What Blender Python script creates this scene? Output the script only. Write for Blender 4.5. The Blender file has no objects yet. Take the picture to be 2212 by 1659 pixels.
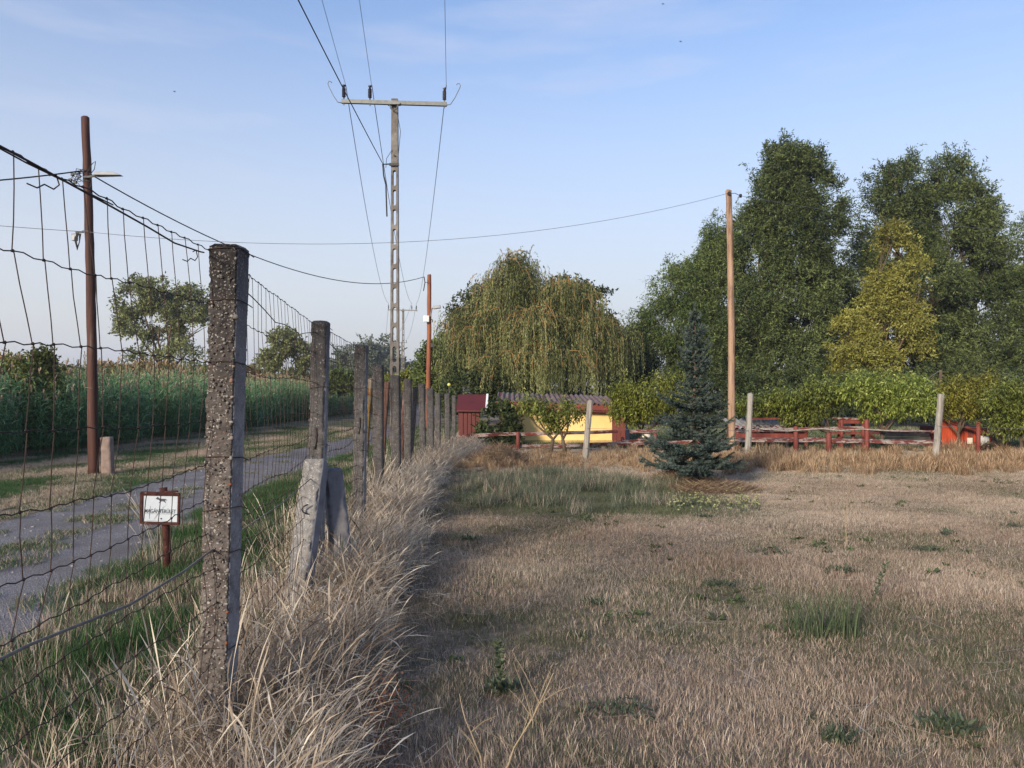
import bpy, bmesh, math, random
import numpy as np
from mathutils import Vector, Matrix, noise as mnoise

R = math.radians
rng = np.random.default_rng(7)
random.seed(7)
scene = bpy.context.scene
COL = scene.collection

# ------------------------------------------------------------------ camera
HC, F, U0, VH = 1.5, 1671.0, 1106.0, 850.0      # eye height, focal length and horizon in a 2212 px wide picture
cam_d = bpy.data.cameras.new('camera')
cam = bpy.data.objects.new('camera', cam_d)
COL.objects.link(cam)
cam.location = (0, 0, HC)
cam.rotation_euler = (R(90), 0, 0)
cam_d.sensor_width = 36.0
cam_d.lens = 36.0 * F / 2212.0
cam_d.shift_y = (VH - 829.5) / 2212.0
cam_d.clip_start = 0.05
cam_d.clip_end = 6000
scene.camera = cam

# ------------------------------------------------------------------ light
SUN_EL, SUN_AZ = 18.0, 212.0        # azimuth clockwise from +Y: behind the camera, to the left
SKY_STRENGTH = 0.13
SUN_STRENGTH = 2.5
world = bpy.data.worlds.new('World')
scene.world = world
world.use_nodes = True
wn, wl = world.node_tree.nodes, world.node_tree.links
wn.clear()
w_out = wn.new('ShaderNodeOutputWorld')
w_bg = wn.new('ShaderNodeBackground')
w_sky = wn.new('ShaderNodeTexSky')
w_sky.sky_type = 'NISHITA'
w_sky.sun_disc = False
w_sky.sun_elevation = R(SUN_EL)
w_sky.sun_rotation = R(SUN_AZ)
w_sky.air_density = 1.0
w_sky.dust_density = 1.0
w_sky.ozone_density = 1.6
w_bg.inputs['Strength'].default_value = SKY_STRENGTH
w_tc = wn.new('ShaderNodeTexCoord')
w_map = wn.new('ShaderNodeMapping')
w_map.inputs['Scale'].default_value = (1.6, 1.6, 9.0)
w_map.inputs['Rotation'].default_value = (0, R(-9), 0)
w_noi = wn.new('ShaderNodeTexNoise')
w_noi.inputs['Scale'].default_value = 1.7
w_noi.inputs['Detail'].default_value = 6
w_noi.inputs['Roughness'].default_value = 0.55
w_rmp = wn.new('ShaderNodeMapRange')
w_rmp.inputs['From Min'].default_value = 0.51
w_rmp.inputs['From Max'].default_value = 0.80
w_rmp.inputs['To Max'].default_value = 0.55
w_mix = wn.new('ShaderNodeMix')
w_mix.data_type = 'RGBA'
w_mix.inputs['B'].default_value = (2.15, 2.25, 2.7, 1)
wl.new(w_tc.outputs['Generated'], w_map.inputs['Vector'])
wl.new(w_map.outputs['Vector'], w_noi.inputs['Vector'])
wl.new(w_noi.outputs['Fac'], w_rmp.inputs['Value'])
wl.new(w_rmp.outputs['Result'], w_mix.inputs['Factor'])
# pale dusty air towards the horizon, the same all the way round
w_sep = wn.new('ShaderNodeSeparateXYZ')
wl.new(w_tc.outputs['Generated'], w_sep.inputs['Vector'])
w_hz = wn.new('ShaderNodeMapRange')
w_hz.interpolation_type = 'SMOOTHSTEP'
w_hz.inputs['From Min'].default_value = -0.05
w_hz.inputs['From Max'].default_value = 0.60
w_hz.inputs['To Min'].default_value = 0.97
w_hz.inputs['To Max'].default_value = 0.0
wl.new(w_sep.outputs['Z'], w_hz.inputs['Value'])
w_hm = wn.new('ShaderNodeMix')
w_hm.data_type = 'RGBA'
w_hm.inputs['B'].default_value = (2.36, 2.30, 2.28, 1)
wl.new(w_hz.outputs['Result'], w_hm.inputs['Factor'])
w_tint = wn.new('ShaderNodeMix')
w_tint.data_type = 'RGBA'; w_tint.blend_type = 'MULTIPLY'
w_tint.inputs['Factor'].default_value = 1.0
w_tint.inputs['B'].default_value = (0.47, 0.59, 0.74, 1)
wl.new(w_sky.outputs['Color'], w_tint.inputs['A'])
wl.new(w_tint.outputs['Result'], w_hm.inputs['A'])
wl.new(w_hm.outputs['Result'], w_mix.inputs['A'])
wl.new(w_mix.outputs['Result'], w_bg.inputs['Color'])
wl.new(w_bg.outputs['Background'], w_out.inputs['Surface'])

sun_d = bpy.data.lights.new('sun', 'SUN')
sun_d.energy = SUN_STRENGTH
sun_d.angle = R(10)
sun_d.color = (1.0, 0.86, 0.66)
sun = bpy.data.objects.new('sun', sun_d)
COL.objects.link(sun)
sdir = Vector((math.sin(R(SUN_AZ)) * math.cos(R(SUN_EL)), math.cos(R(SUN_AZ)) * math.cos(R(SUN_EL)), math.sin(R(SUN_EL))))
sun.rotation_euler = sdir.to_track_quat('Z', 'Y').to_euler()
scene.view_settings.view_transform = 'Standard'
scene.view_settings.look = 'None'
scene.view_settings.exposure = 1.42
scene.view_settings.gamma = 1.0
scene.view_settings.use_curve_mapping = False

# ------------------------------------------------------------------ helpers
def X(u, D): return (u - U0) / F * D
def Z(v, D): return HC + (VH - v) / F * D
def P(u, v, D): return Vector((X(u, D), D, Z(v, D)))

def tag(o, label=None, cat=None, group=None, kind=None):
    if label: o['label'] = label
    if cat: o['category'] = cat
    if group: o['group'] = group
    if kind: o['kind'] = kind
    return o

def empty(name, loc=(0, 0, 0), label=None, cat=None, group=None):
    o = bpy.data.objects.new(name, None)
    o.empty_display_size = 0.2
    COL.objects.link(o)
    o.location = loc
    return tag(o, label, cat, group)

def link(name, me, mat=None, parent=None):
    o = bpy.data.objects.new(name, me)
    COL.objects.link(o)
    if mat is not None and not me.materials:
        me.materials.append(mat)
    if parent is not None:
        o.parent = parent
        # parts are built in world coordinates: undo the parents' translation
        off = Vector((0, 0, 0)); p = parent
        while p is not None:
            off += p.location; p = p.parent
        o.location = -off
    return o

def np_mesh(name, verts, faces, attrs=None, smooth=False):
    """verts (n,3), faces (m,k) of one polygon size; attrs: per-vertex floats"""
    verts = np.asarray(verts, np.float32); faces = np.asarray(faces, np.int32)
    me = bpy.data.meshes.new(name)
    me.vertices.add(len(verts)); me.vertices.foreach_set('co', verts.ravel())
    k = faces.shape[1]
    me.loops.add(faces.size); me.loops.foreach_set('vertex_index', faces.ravel())
    me.polygons.add(len(faces))
    me.polygons.foreach_set('loop_start', np.arange(0, faces.size, k, dtype=np.int32))
    me.polygons.foreach_set('loop_total', np.full(len(faces), k, np.int32))
    if smooth: me.polygons.foreach_set('use_smooth', np.ones(len(faces), bool))
    for a, val in (attrs or {}).items():
        at = me.attributes.new(a, 'FLOAT', 'POINT')
        at.data.foreach_set('value', np.asarray(val, np.float32))
    me.update(); me.validate()
    return me

def frame_of(t):
    t = t.normalized()
    a = Vector((0, 0, 1)) if abs(t.z) < 0.9 else Vector((1, 0, 0))
    s = t.cross(a).normalized()
    return s, s.cross(t).normalized()

class MB:
    """collects boxes, tubes and lathes, then links them as ONE mesh object"""
    def __init__(s): s.v = []; s.f = []; s.marks = []
    def add(s, vs, fs):
        n = len(s.v); s.marks.append((n, len(s.f))); s.v += [tuple(x) for x in vs]; s.f += [tuple(i + n for i in f) for f in fs]
    def box(s, c, size, rot=None, taper=1.0, jit=0.0, ends=None):
        hx, hy, hz = size[0] / 2, size[1] / 2, size[2] / 2
        vs = []
        for z in (-1, 1):
            k = taper if z > 0 else 1.0
            for (x, y) in ((-1, -1), (1, -1), (1, 1), (-1, 1)):
                p = Vector((x * hx * k, y * hy * k, z * hz))
                if jit: p += Vector((random.uniform(-jit, jit), random.uniform(-jit, jit), random.uniform(-jit, jit)))
                if rot is not None: p = rot @ p
                vs.append(p + Vector(c))
        s.add(vs, [(3, 2, 1, 0), (4, 5, 6, 7), (0, 1, 5, 4), (1, 2, 6, 5), (2, 3, 7, 6), (3, 0, 4, 7)])
    def tube(s, pts, r, n=6, cap=True):
        pts = [Vector(p) for p in pts]
        rs = r if hasattr(r, '__len__') else [r] * len(pts)
        vs = []; m = len(pts)
        t0 = (pts[1] - pts[0]).normalized(); a, b = frame_of(t0)
        for i, p in enumerate(pts):
            t = (pts[min(i + 1, m - 1)] - pts[max(i - 1, 0)]).normalized()
            a = (a - t * a.dot(t)).normalized(); b = t.cross(a)
            for j in range(n):
                w = 2 * math.pi * j / n
                vs.append(p + (a * math.cos(w) + b * math.sin(w)) * rs[i])
        fs = []
        for i in range(m - 1):
            for j in range(n):
                k = (j + 1) % n
                fs.append((i * n + j, i * n + k, (i + 1) * n + k, (i + 1) * n + j))
        if cap:
            fs.append(tuple(reversed(range(n)))); fs.append(tuple((m - 1) * n + j for j in range(n)))
        s.add(vs, fs)
    def bar(s, a, b, w, h, up=(0, 0, 1), jit=0.0):
        """rectangular bar from a to b"""
        a, b = Vector(a), Vector(b); d = b - a
        y = d.normalized(); x = y.cross(Vector(up)).normalized(); z = x.cross(y)
        M = Matrix((x, y, z)).transposed()
        s.box((a + b) / 2, (w, d.length, h), M, jit=jit)
    def build_each(s, name, mat, parent=None, smooth=False, first_label=None):
        for (v0, v1, fs) in s.parts():
            m_ = MB(); m_.add(s.v[v0:v1], [tuple(i - v0 for i in f) for f in fs]); o = m_.build(name, mat, parent, smooth)
        return o
    def parts(s):
        out = []; 
        for (v0, f0), (v1, f1) in zip(s.marks, s.marks[1:] + [(len(s.v), len(s.f))]): out.append((v0, v1, s.f[f0:f1]))
        return out
    def build(s, name, mat, parent=None, smooth=False, bevel=0):
        me = bpy.data.meshes.new(name)
        me.from_pydata(s.v, [], s.f); me.update()
        if smooth: me.polygons.foreach_set('use_smooth', [True] * len(me.polygons))
        o = link(name, me, mat, parent)
        if bevel:
            m = o.modifiers.new('bevel', 'BEVEL'); m.width = bevel; m.segments = 2; m.limit_method = 'ANGLE'; m.angle_limit = R(40)
        return o

# ------------------------------------------------------------------ materials
def new_mat(name):
    m = bpy.data.materials.new(name); m.use_nodes = True
    nt = m.node_tree; nt.nodes.clear()
    out = nt.nodes.new('ShaderNodeOutputMaterial')
    return m, nt, nt.nodes, nt.links, out

def ramp(nodes, stops, interp='LINEAR'):
    r = nodes.new('ShaderNodeValToRGB'); cr = r.color_ramp; cr.interpolation = interp
    while len(cr.elements) < len(stops): cr.elements.new(0.5)
    for e, (p, c) in zip(cr.elements, stops):
        e.position = p; e.color = (*c, 1)
    return r

def noise_node(nodes, links, scale, detail=5, rough=0.6, vec=None, stretch=None, coord='Object'):
    n = nodes.new('ShaderNodeTexNoise'); n.inputs['Scale'].default_value = scale
    n.inputs['Detail'].default_value = detail; n.inputs['Roughness'].default_value = rough
    if coord == 'World':
        g = nodes.new('ShaderNodeNewGeometry'); src = g.outputs['Position']
    else:
        tc = nodes.new('ShaderNodeTexCoord'); src = tc.outputs[coord]
    if stretch:
        mp = nodes.new('ShaderNodeMapping'); mp.inputs['Scale'].default_value = stretch
        links.new(src, mp.inputs['Vector']); src = mp.outputs['Vector']
    links.new(src, n.inputs['Vector'])
    return n

def surf_mat(name, stops, scale=6, rough=0.85, bump=0.3, bump_scale=None, stretch=None, detail=6, metal=0.0,
             stops2=None, scale2=1.0, lo2=0.45, hi2=0.6, dist=0.01):
    """noise-coloured surface; an optional second colour set laid over it in patches (wear, lichen, dirt)"""
    m, nt, N, L, out = new_mat(name)
    b = N.new('ShaderNodeBsdfPrincipled'); b.inputs['Roughness'].default_value = rough; b.inputs['Metallic'].default_value = metal; b.inputs['Specular IOR Level'].default_value = 0.15 if rough > .75 else 0.4
    n1 = noise_node(N, L, scale, detail, 0.65, stretch=stretch)
    r1 = ramp(N, stops); L.new(n1.outputs['Fac'], r1.inputs['Fac']); col = r1.outputs['Color']
    if stops2:
        n3 = noise_node(N, L, scale * 1.7, 5, 0.7, stretch=stretch); r3 = ramp(N, stops2); L.new(n3.outputs['Fac'], r3.inputs['Fac'])
        n2 = noise_node(N, L, scale2, 7, 0.7, stretch=stretch)
        mr = N.new('ShaderNodeMapRange'); mr.inputs['From Min'].default_value = lo2; mr.inputs['From Max'].default_value = hi2
        L.new(n2.outputs['Fac'], mr.inputs['Value'])
        mx = N.new('ShaderNodeMix'); mx.data_type = 'RGBA'
        L.new(mr.outputs['Result'], mx.inputs['Factor']); L.new(col, mx.inputs['A']); L.new(r3.outputs['Color'], mx.inputs['B'])
        col = mx.outputs['Result']
    L.new(col, b.inputs['Base Color'])
    if bump:
        nb = noise_node(N, L, bump_scale or scale * 3, 6, 0.7, stretch=stretch)
        bp = N.new('ShaderNodeBump'); bp.inputs['Strength'].default_value = bump; bp.inputs['Distance'].default_value = dist
        L.new(nb.outputs['Fac'], bp.inputs['Height']); L.new(bp.outputs['Normal'], b.inputs['Normal'])
    L.new(b.outputs['BSDF'], out.inputs['Surface'])
    return m

def leaf_mat(name, stops, trans=0.3, rough=0.6, wscale=0.0, wamt=0.35, spec=0.25):
    """leaves: colour from the per-leaf 'tint' attribute, a share of translucency"""
    m, nt, N, L, out = new_mat(name)
    at = N.new('ShaderNodeAttribute'); at.attribute_name = 'tint'
    r1 = ramp(N, stops)
    src = at.outputs['Fac']
    if wscale:
        nn = noise_node(N, L, wscale, 3, 0.5, coord='World')
        ma = N.new('ShaderNodeMath'); ma.operation = 'MULTIPLY_ADD'; ma.inputs[1].default_value = wamt * 2; ma.inputs[2].default_value = -wamt
        ad = N.new('ShaderNodeMath'); ad.operation = 'ADD'; ad.use_clamp = True
        L.new(nn.outputs['Fac'], ma.inputs[0]); L.new(ma.outputs[0], ad.inputs[0]); L.new(src, ad.inputs[1]); src = ad.outputs[0]
    L.new(src, r1.inputs['Fac'])
    b = N.new('ShaderNodeBsdfPrincipled'); b.inputs['Roughness'].default_value = rough
    b.inputs['Specular IOR Level'].default_value = spec
    t = N.new('ShaderNodeBsdfTranslucent'); mx = N.new('ShaderNodeMixShader'); mx.inputs['Fac'].default_value = trans
    L.new(r1.outputs['Color'], b.inputs['Base Color']); L.new(r1.outputs['Color'], t.inputs['Color'])
    L.new(b.outputs['BSDF'], mx.inputs[1]); L.new(t.outputs['BSDF'], mx.inputs[2]); L.new(mx.outputs['Shader'], out.inputs['Surface'])
    return m

def grass_mat(name, dry, green, trans=0.22):
    """blades: dry and green ramps by 'tint' (per blade); the clump's own 'green' attribute mixes them"""
    m, nt, N, L, out = new_mat(name)
    at = N.new('ShaderNodeAttribute'); at.attribute_name = 'tint'
    gi = N.new('ShaderNodeAttribute'); gi.attribute_name = 'green'; gi.attribute_type = 'INSTANCER'
    gs = N.new('ShaderNodeAttribute'); gs.attribute_name = 'shift'; gs.attribute_type = 'INSTANCER'
    r1, r2 = ramp(N, dry), ramp(N, green)
    ad = N.new('ShaderNodeMath'); ad.operation = 'ADD'; ad.use_clamp = True
    L.new(at.outputs['Fac'], ad.inputs[0]); L.new(gs.outputs['Fac'], ad.inputs[1])
    L.new(ad.outputs[0], r1.inputs['Fac']); L.new(ad.outputs[0], r2.inputs['Fac'])
    # a clump is never all green or all dry: some blades pass the threshold earlier
    bl = N.new('ShaderNodeAttribute'); bl.attribute_name = 'blade'
    gt = N.new('ShaderNodeMath'); gt.operation = 'GREATER_THAN'
    L.new(gi.outputs['Fac'], gt.inputs[0]); L.new(bl.outputs['Fac'], gt.inputs[1])
    mx = N.new('ShaderNodeMix'); mx.data_type = 'RGBA'
    L.new(gt.outputs[0], mx.inputs['Factor']); L.new(r1.outputs['Color'], mx.inputs['A']); L.new(r2.outputs['Color'], mx.inputs['B'])
    b = N.new('ShaderNodeBsdfPrincipled'); b.inputs['Roughness'].default_value = 0.7
    b.inputs['Specular IOR Level'].default_value = 0.06
    t = N.new('ShaderNodeBsdfTranslucent'); ms = N.new('ShaderNodeMixShader'); ms.inputs['Fac'].default_value = trans
    L.new(mx.outputs['Result'], b.inputs['Base Color']); L.new(mx.outputs['Result'], t.inputs['Color'])
    L.new(b.outputs['BSDF'], ms.inputs[1]); L.new(t.outputs['BSDF'], ms.inputs[2]); L.new(ms.outputs['Shader'], out.inputs['Surface'])
    return m

def pebble_mat(name, matrix, pebble, dark_top=None, ztop=2.1, lichen=True, pscale=55, bump=0.9):
    """exposed-aggregate concrete: cement matrix with pebbles of several colours, lichen, dark weathered top"""
    m, nt, N, L, out = new_mat(name)
    b = N.new('ShaderNodeBsdfPrincipled'); b.inputs['Roughness'].default_value = 0.9; b.inputs['Specular IOR Level'].default_value = 0.15
    tc = N.new('ShaderNodeTexCoord')
    nd = N.new('ShaderNodeTexNoise'); nd.inputs['Scale'].default_value = 30
    mxv = N.new('ShaderNodeMix'); mxv.data_type = 'VECTOR'; mxv.inputs['Factor'].default_value = 0.035
    L.new(tc.outputs['Object'], nd.inputs['Vector']); L.new(tc.outputs['Object'], mxv.inputs['A']); L.new(nd.outputs['Color'], mxv.inputs['B'])
    mp = N.new('ShaderNodeMapping'); mp.inputs['Scale'].default_value = (1, 1, 1.25)
    L.new(mxv.outputs['Result'], mp.inputs['Vector'])
    vo = N.new('ShaderNodeTexVoronoi'); vo.inputs['Scale'].default_value = pscale; vo.inputs['Randomness'].default_value = 1
    L.new(mp.outputs['Vector'], vo.inputs['Vector'])
    # pebble where close to a cell centre and the cell's random value is high
    sep = N.new('ShaderNodeSeparateColor'); L.new(vo.outputs['Color'], sep.inputs['Color'])
    sz = N.new('ShaderNodeMapRange'); sz.inputs['From Min'].default_value = 0.15; sz.inputs['From Max'].default_value = 1.0
    sz.inputs['To Min'].default_value = 0.05; sz.inputs['To Max'].default_value = 0.62
    L.new(sep.outputs['Red'], sz.inputs['Value'])
    lt = N.new('ShaderNodeMath'); lt.operation = 'SUBTRACT'; L.new(sz.outputs['Result'], lt.inputs[0]); L.new(vo.outputs['Distance'], lt.inputs[1])
    st = N.new('ShaderNodeMapRange'); st.inputs['From Min'].default_value = 0.0; st.inputs['From Max'].default_value = 0.08
    L.new(lt.outputs[0], st.inputs['Value'])
    n1 = noise_node(N, L, 18, 8, 0.7); r1 = ramp(N, matrix); L.new(n1.outputs['Fac'], r1.inputs['Fac'])
    rp = ramp(N, pebble); L.new(sep.outputs['Green'], rp.inputs['Fac'])
    mx = N.new('ShaderNodeMix'); mx.data_type = 'RGBA'
    L.new(st.outputs['Result'], mx.inputs['Factor']); L.new(r1.outputs['Color'], mx.inputs['A']); L.new(rp.outputs['Color'], mx.inputs['B'])
    col = mx.outputs['Result']
    sx = N.new('ShaderNodeSeparateXYZ'); L.new(tc.outputs['Object'], sx.inputs['Vector'])
    if dark_top:
        # old weathering crust on the upper part of the post, patchy at its lower edge
        nz = noise_node(N, L, 9, 6, 0.75)
        a1 = N.new('ShaderNodeMath'); a1.operation = 'MULTIPLY_ADD'; a1.inputs[1].default_value = 1.3
        L.new(nz.outputs['Fac'], a1.inputs[0]); L.new(sx.outputs['Z'], a1.inputs[2])
        mr = N.new('ShaderNodeMapRange'); mr.inputs['From Min'].default_value = ztop - 0.25; mr.inputs['From Max'].default_value = ztop + 0.55
        mr.inputs['To Max'].default_value = 0.88
        L.new(a1.outputs[0], mr.inputs['Value'])
        mk = N.new('ShaderNodeMath'); mk.operation = 'MULTIPLY_ADD'; mk.inputs[1].default_value = -0.55; mk.inputs[2].default_value = 1.0
        L.new(st.outputs['Result'], mk.inputs[0])
        mm = N.new('ShaderNodeMath'); mm.operation = 'MULTIPLY'; L.new(mr.outputs['Result'], mm.inputs[0]); L.new(mk.outputs[0], mm.inputs[1])
        md = N.new('ShaderNodeMix'); md.data_type = 'RGBA'; md.inputs['B'].default_value = (*dark_top, 1)
        L.new(mm.outputs[0], md.inputs['Factor']); L.new(col, md.inputs['A']); col = md.outputs['Result']
    if lichen:
        nl = noise_node(N, L, 7, 8, 0.8)
        ml = N.new('ShaderNodeMapRange'); ml.inputs['From Min'].default_value = 0.60; ml.inputs['From Max'].default_value = 0.66
        ml.inputs['To Max'].default_value = 0.85
        L.new(nl.outputs['Fac'], ml.inputs['Value'])
        mc = N.new('ShaderNodeMix'); mc.data_type = 'RGBA'; mc.inputs['B'].default_value = (0.13, 0.045, 0.02, 1)
        L.new(ml.outputs['Result'], mc.inputs['Factor']); L.new(col, mc.inputs['A']); col = mc.outputs['Result']
    L.new(col, b.inputs['Base Color'])
    nb = noise_node(N, L, 120, 6, 0.7)
    hs = N.new('ShaderNodeMath'); hs.operation = 'MULTIPLY_ADD'; hs.inputs[1].default_value = 0.35
    L.new(nb.outputs['Fac'], hs.inputs[0]); L.new(st.outputs['Result'], hs.inputs[2])
    bp = N.new('ShaderNodeBump'); bp.inputs['Strength'].default_value = bump; bp.inputs['Distance'].default_value = 0.004
    L.new(hs.outputs[0], bp.inputs['Height']); L.new(bp.outputs['Normal'], b.inputs['Normal'])
    L.new(b.outputs['BSDF'], out.inputs['Surface'])
    return m

M = {}
M['wire'] = surf_mat('rusty_wire', [(0.3, (0.018, 0.012, 0.010)), (0.7, (0.06, 0.036, 0.027))], 20, 0.7, 0, metal=0.2)
M['cable'] = surf_mat('black_cable', [(0, (0.02, 0.02, 0.022)), (1, (0.04, 0.04, 0.042))], 8, 0.6, 0)
M['grey_wire'] = surf_mat('aluminium_wire', [(0, (0.10, 0.10, 0.11)), (1, (0.16, 0.16, 0.17))], 8, 0.5, 0, metal=0.4)
M['thick_wire'] = surf_mat('galvanised_wire', [(0.3, (0.12, 0.11, 0.10)), (0.7, (0.20, 0.185, 0.17))], 30, 0.8, 0, metal=0.0)
M['pebble'] = pebble_mat('aggregate_concrete', [(0.3, (0.045, 0.038, 0.036)), (0.5, (0.10, 0.086, 0.081)), (0.72, (0.165, 0.145, 0.137))],
                         [(0.0, (0.10, 0.08, 0.07)), (0.3, (0.17, 0.15, 0.14)), (0.5, (0.27, 0.235, 0.215)), (0.75, (0.36, 0.33, 0.30)), (0.9, (0.13, 0.065, 0.045)), (1, (0.45, 0.42, 0.39))],
                         dark_top=(0.012, 0.012, 0.014), pscale=100)  # front face kept dark: its shade is put into the greys
M['cast'] = pebble_mat('cast_concrete', [(0.3, (0.09, 0.086, 0.088)), (0.5, (0.22, 0.213, 0.22)), (0.75, (0.33, 0.32, 0.325))],
                       [(0.0, (0.15, 0.148, 0.155)), (0.6, (0.27, 0.265, 0.28)), (1, (0.34, 0.335, 0.35))], dark_top=(0.022, 0.022, 0.026), ztop=2.3, lichen=True, pscale=130, bump=0.6)  # smooth cast face; sky light from the right put into the paler greys
M['prop'] = surf_mat('smooth_prop_concrete', [(0.3, (0.13, 0.125, 0.135)), (0.6, (0.20, 0.195, 0.21)), (0.8, (0.25, 0.245, 0.255))], 9, 0.85, 0.5, 90,
                     stops2=[(0.3, (0.07, 0.065, 0.065)), (0.7, (0.13, 0.12, 0.12))], scale2=5, lo2=0.56, hi2=0.70, dist=0.003)
M['old_conc'] = pebble_mat('weathered_concrete', [(0.3, (0.038, 0.036, 0.037)), (0.5, (0.08, 0.075, 0.076)), (0.72, (0.135, 0.127, 0.127))],
                         [(0.0, (0.06, 0.055, 0.055)), (0.5, (0.15, 0.135, 0.125)), (0.8, (0.24, 0.215, 0.20)), (1, (0.11, 0.06, 0.05))],
                         dark_top=(0.018, 0.018, 0.021), ztop=2.1, pscale=80, bump=0.7)
M['pale_conc'] = pebble_mat('pale_rough_concrete', [(0.3, (0.12, 0.112, 0.11)), (0.55, (0.21, 0.20, 0.195)), (0.8, (0.29, 0.28, 0.27))],
                         [(0.0, (0.12, 0.11, 0.11)), (0.5, (0.28, 0.265, 0.25)), (1, (0.42, 0.40, 0.38))], lichen=False, pscale=75)
M['lichen_conc'] = surf_mat('lichen_concrete', [(0.35, (0.12, 0.10, 0.08)), (0.6, (0.20, 0.16, 0.13))], 14, 0.95, 0.6, 40,
                            stops2=[(0.35, (0.16, 0.055, 0.025)), (0.5, (0.17, 0.10, 0.03)), (0.65, (0.15, 0.15, 0.04))], scale2=9, lo2=0.45, hi2=0.55)
M['brick_post'] = surf_mat('rust_stained_post', [(0.35, (0.06, 0.032, 0.026)), (0.6, (0.13, 0.07, 0.055)), (0.75, (0.22, 0.16, 0.14))], 10, 0.9, 0.6, 40, stretch=(1, 1, .4))  # reddish brown tones mottled along the post
M['brown_pole'] = surf_mat('dark_stained_pole', [(0.35, (0.016, 0.006, 0.005)), (0.5, (0.05, 0.016, 0.011)), (0.75, (0.09, 0.034, 0.022))], 14, 0.75, 0.6, 50, stretch=(1, 1, .06),
                           stops2=[(0.3, (0.12, 0.09, 0.08)), (0.8, (0.2, 0.16, 0.14))], scale2=4, lo2=0.62, hi2=0.75)
M['orange_pole'] = surf_mat('orange_stained_pole', [(0.35, (0.09, 0.027, 0.013)), (0.5, (0.22, 0.07, 0.03)), (0.75, (0.30, 0.115, 0.055))], 10, 0.75, 0.6, 40, stretch=(1, 1, .06))
M['raw_pole'] = surf_mat('bare_pine_pole', [(0.35, (0.13, 0.075, 0.05)), (0.46, (0.29, 0.185, 0.125)), (0.75, (0.40, 0.28, 0.20))], 14, 0.85, 0.9, 40, stretch=(1, 1, .08),
                         stops2=[(0.3, (0.11, 0.065, 0.045)), (0.8, (0.20, 0.13, 0.09))], scale2=9, lo2=0.54, hi2=0.62)
M['grey_wood'] = surf_mat('weathered_grey_wood', [(0.3, (0.13, 0.115, 0.10)), (0.5, (0.26, 0.24, 0.215)), (0.75, (0.38, 0.355, 0.32))], 16, 0.9, 0.9, 50, stretch=(1, 1, .1),
                          stops2=[(0.3, (0.06, 0.05, 0.045)), (0.8, (0.1, 0.09, 0.08))], scale2=14, lo2=0.62, hi2=0.68)
RED = [(0.3, (0.10, 0.022, 0.018)), (0.55, (0.17, 0.037, 0.027)), (0.75, (0.22, 0.06, 0.045))]
M['rail'] = surf_mat('peeling_red_paint', [(0.3, (0.07, 0.018, 0.015)), (0.55, (0.13, 0.033, 0.026)), (0.75, (0.18, 0.055, 0.045))], 8, 0.8, 0.6, 40,
                     stops2=[(0.3, (0.17, 0.13, 0.12)), (0.7, (0.36, 0.31, 0.29))], scale2=9, lo2=0.49, hi2=0.55, stretch=(.5, 1, 2))
M['red_paint'] = surf_mat('red_wood_paint', RED, 6, 0.7, 0.4, 30, stretch=(1, 1, .3))
M['bright_red'] = surf_mat('bright_red_paint', [(0.3, (0.30, 0.035, 0.012)), (0.6, (0.42, 0.06, 0.022)), (0.8, (0.5, 0.09, 0.035))], 5, 0.7, 0.4, 30, stretch=(2, 2, .3))
M['maroon'] = surf_mat('maroon_sheet', [(0.3, (0.075, 0.010, 0.009)), (0.7, (0.11, 0.017, 0.014))], 3, 0.6, 0.1)
M['yellow'] = surf_mat('yellow_render', [(0.3, (0.66, 0.46, 0.18)), (0.6, (0.74, 0.54, 0.235)), (0.8, (0.78, 0.59, 0.29))], 2.5, 0.9, 0.3, 60,
                       stops2=[(0.3, (0.62, 0.42, 0.16)), (0.8, (0.70, 0.52, 0.25))], scale2=1.3, lo2=0.55, hi2=0.75)
M['corrugated'] = surf_mat('corrugated_sheet', [(0.3, (0.10, 0.06, 0.06)), (0.55, (0.17, 0.105, 0.105)), (0.8, (0.24, 0.16, 0.155))], 4, 0.85, 0.3, 30,
                           stops2=[(0.3, (0.13, 0.11, 0.11)), (0.8, (0.22, 0.20, 0.20))], scale2=1.5, lo2=0.45, hi2=0.6)
M['grey_corr'] = surf_mat('grey_corrugated_sheet', [(0.3, (0.16, 0.15, 0.15)), (0.7, (0.33, 0.32, 0.32))], 5, 0.85, 0.3, 30)
M['white'] = surf_mat('white_paint', [(0.3, (0.66, 0.66, 0.66)), (0.7, (0.78, 0.78, 0.78))], 4, 0.6, 0.1)
M['offwhite'] = surf_mat('cream_plastic', [(0.3, (0.55, 0.50, 0.44)), (0.7, (0.66, 0.61, 0.55))], 4, 0.5, 0.1)
M['black'] = surf_mat('black_paint', [(0.3, (0.012, 0.012, 0.014)), (0.7, (0.025, 0.025, 0.028))], 6, 0.5, 0)
M['dark_blue'] = surf_mat('dark_blue_plastic', [(0.3, (0.008, 0.012, 0.03)), (0.7, (0.015, 0.02, 0.045))], 6, 0.4, 0)
M['steel'] = surf_mat('galvanised_steel', [(0.3, (0.11, 0.115, 0.115)), (0.7, (0.18, 0.185, 0.18))], 12, 0.55, 0.1, metal=0.4)
M['lamp_grey'] = surf_mat('lamp_grey_casting', [(0.3, (0.24, 0.25, 0.27)), (0.7, (0.33, 0.34, 0.36))], 8, 0.5, 0.1)
M['ceramic'] = surf_mat('brown_glazed_ceramic', [(0.3, (0.015, 0.012, 0.016)), (0.7, (0.03, 0.022, 0.025))], 8, 0.25, 0)
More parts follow.
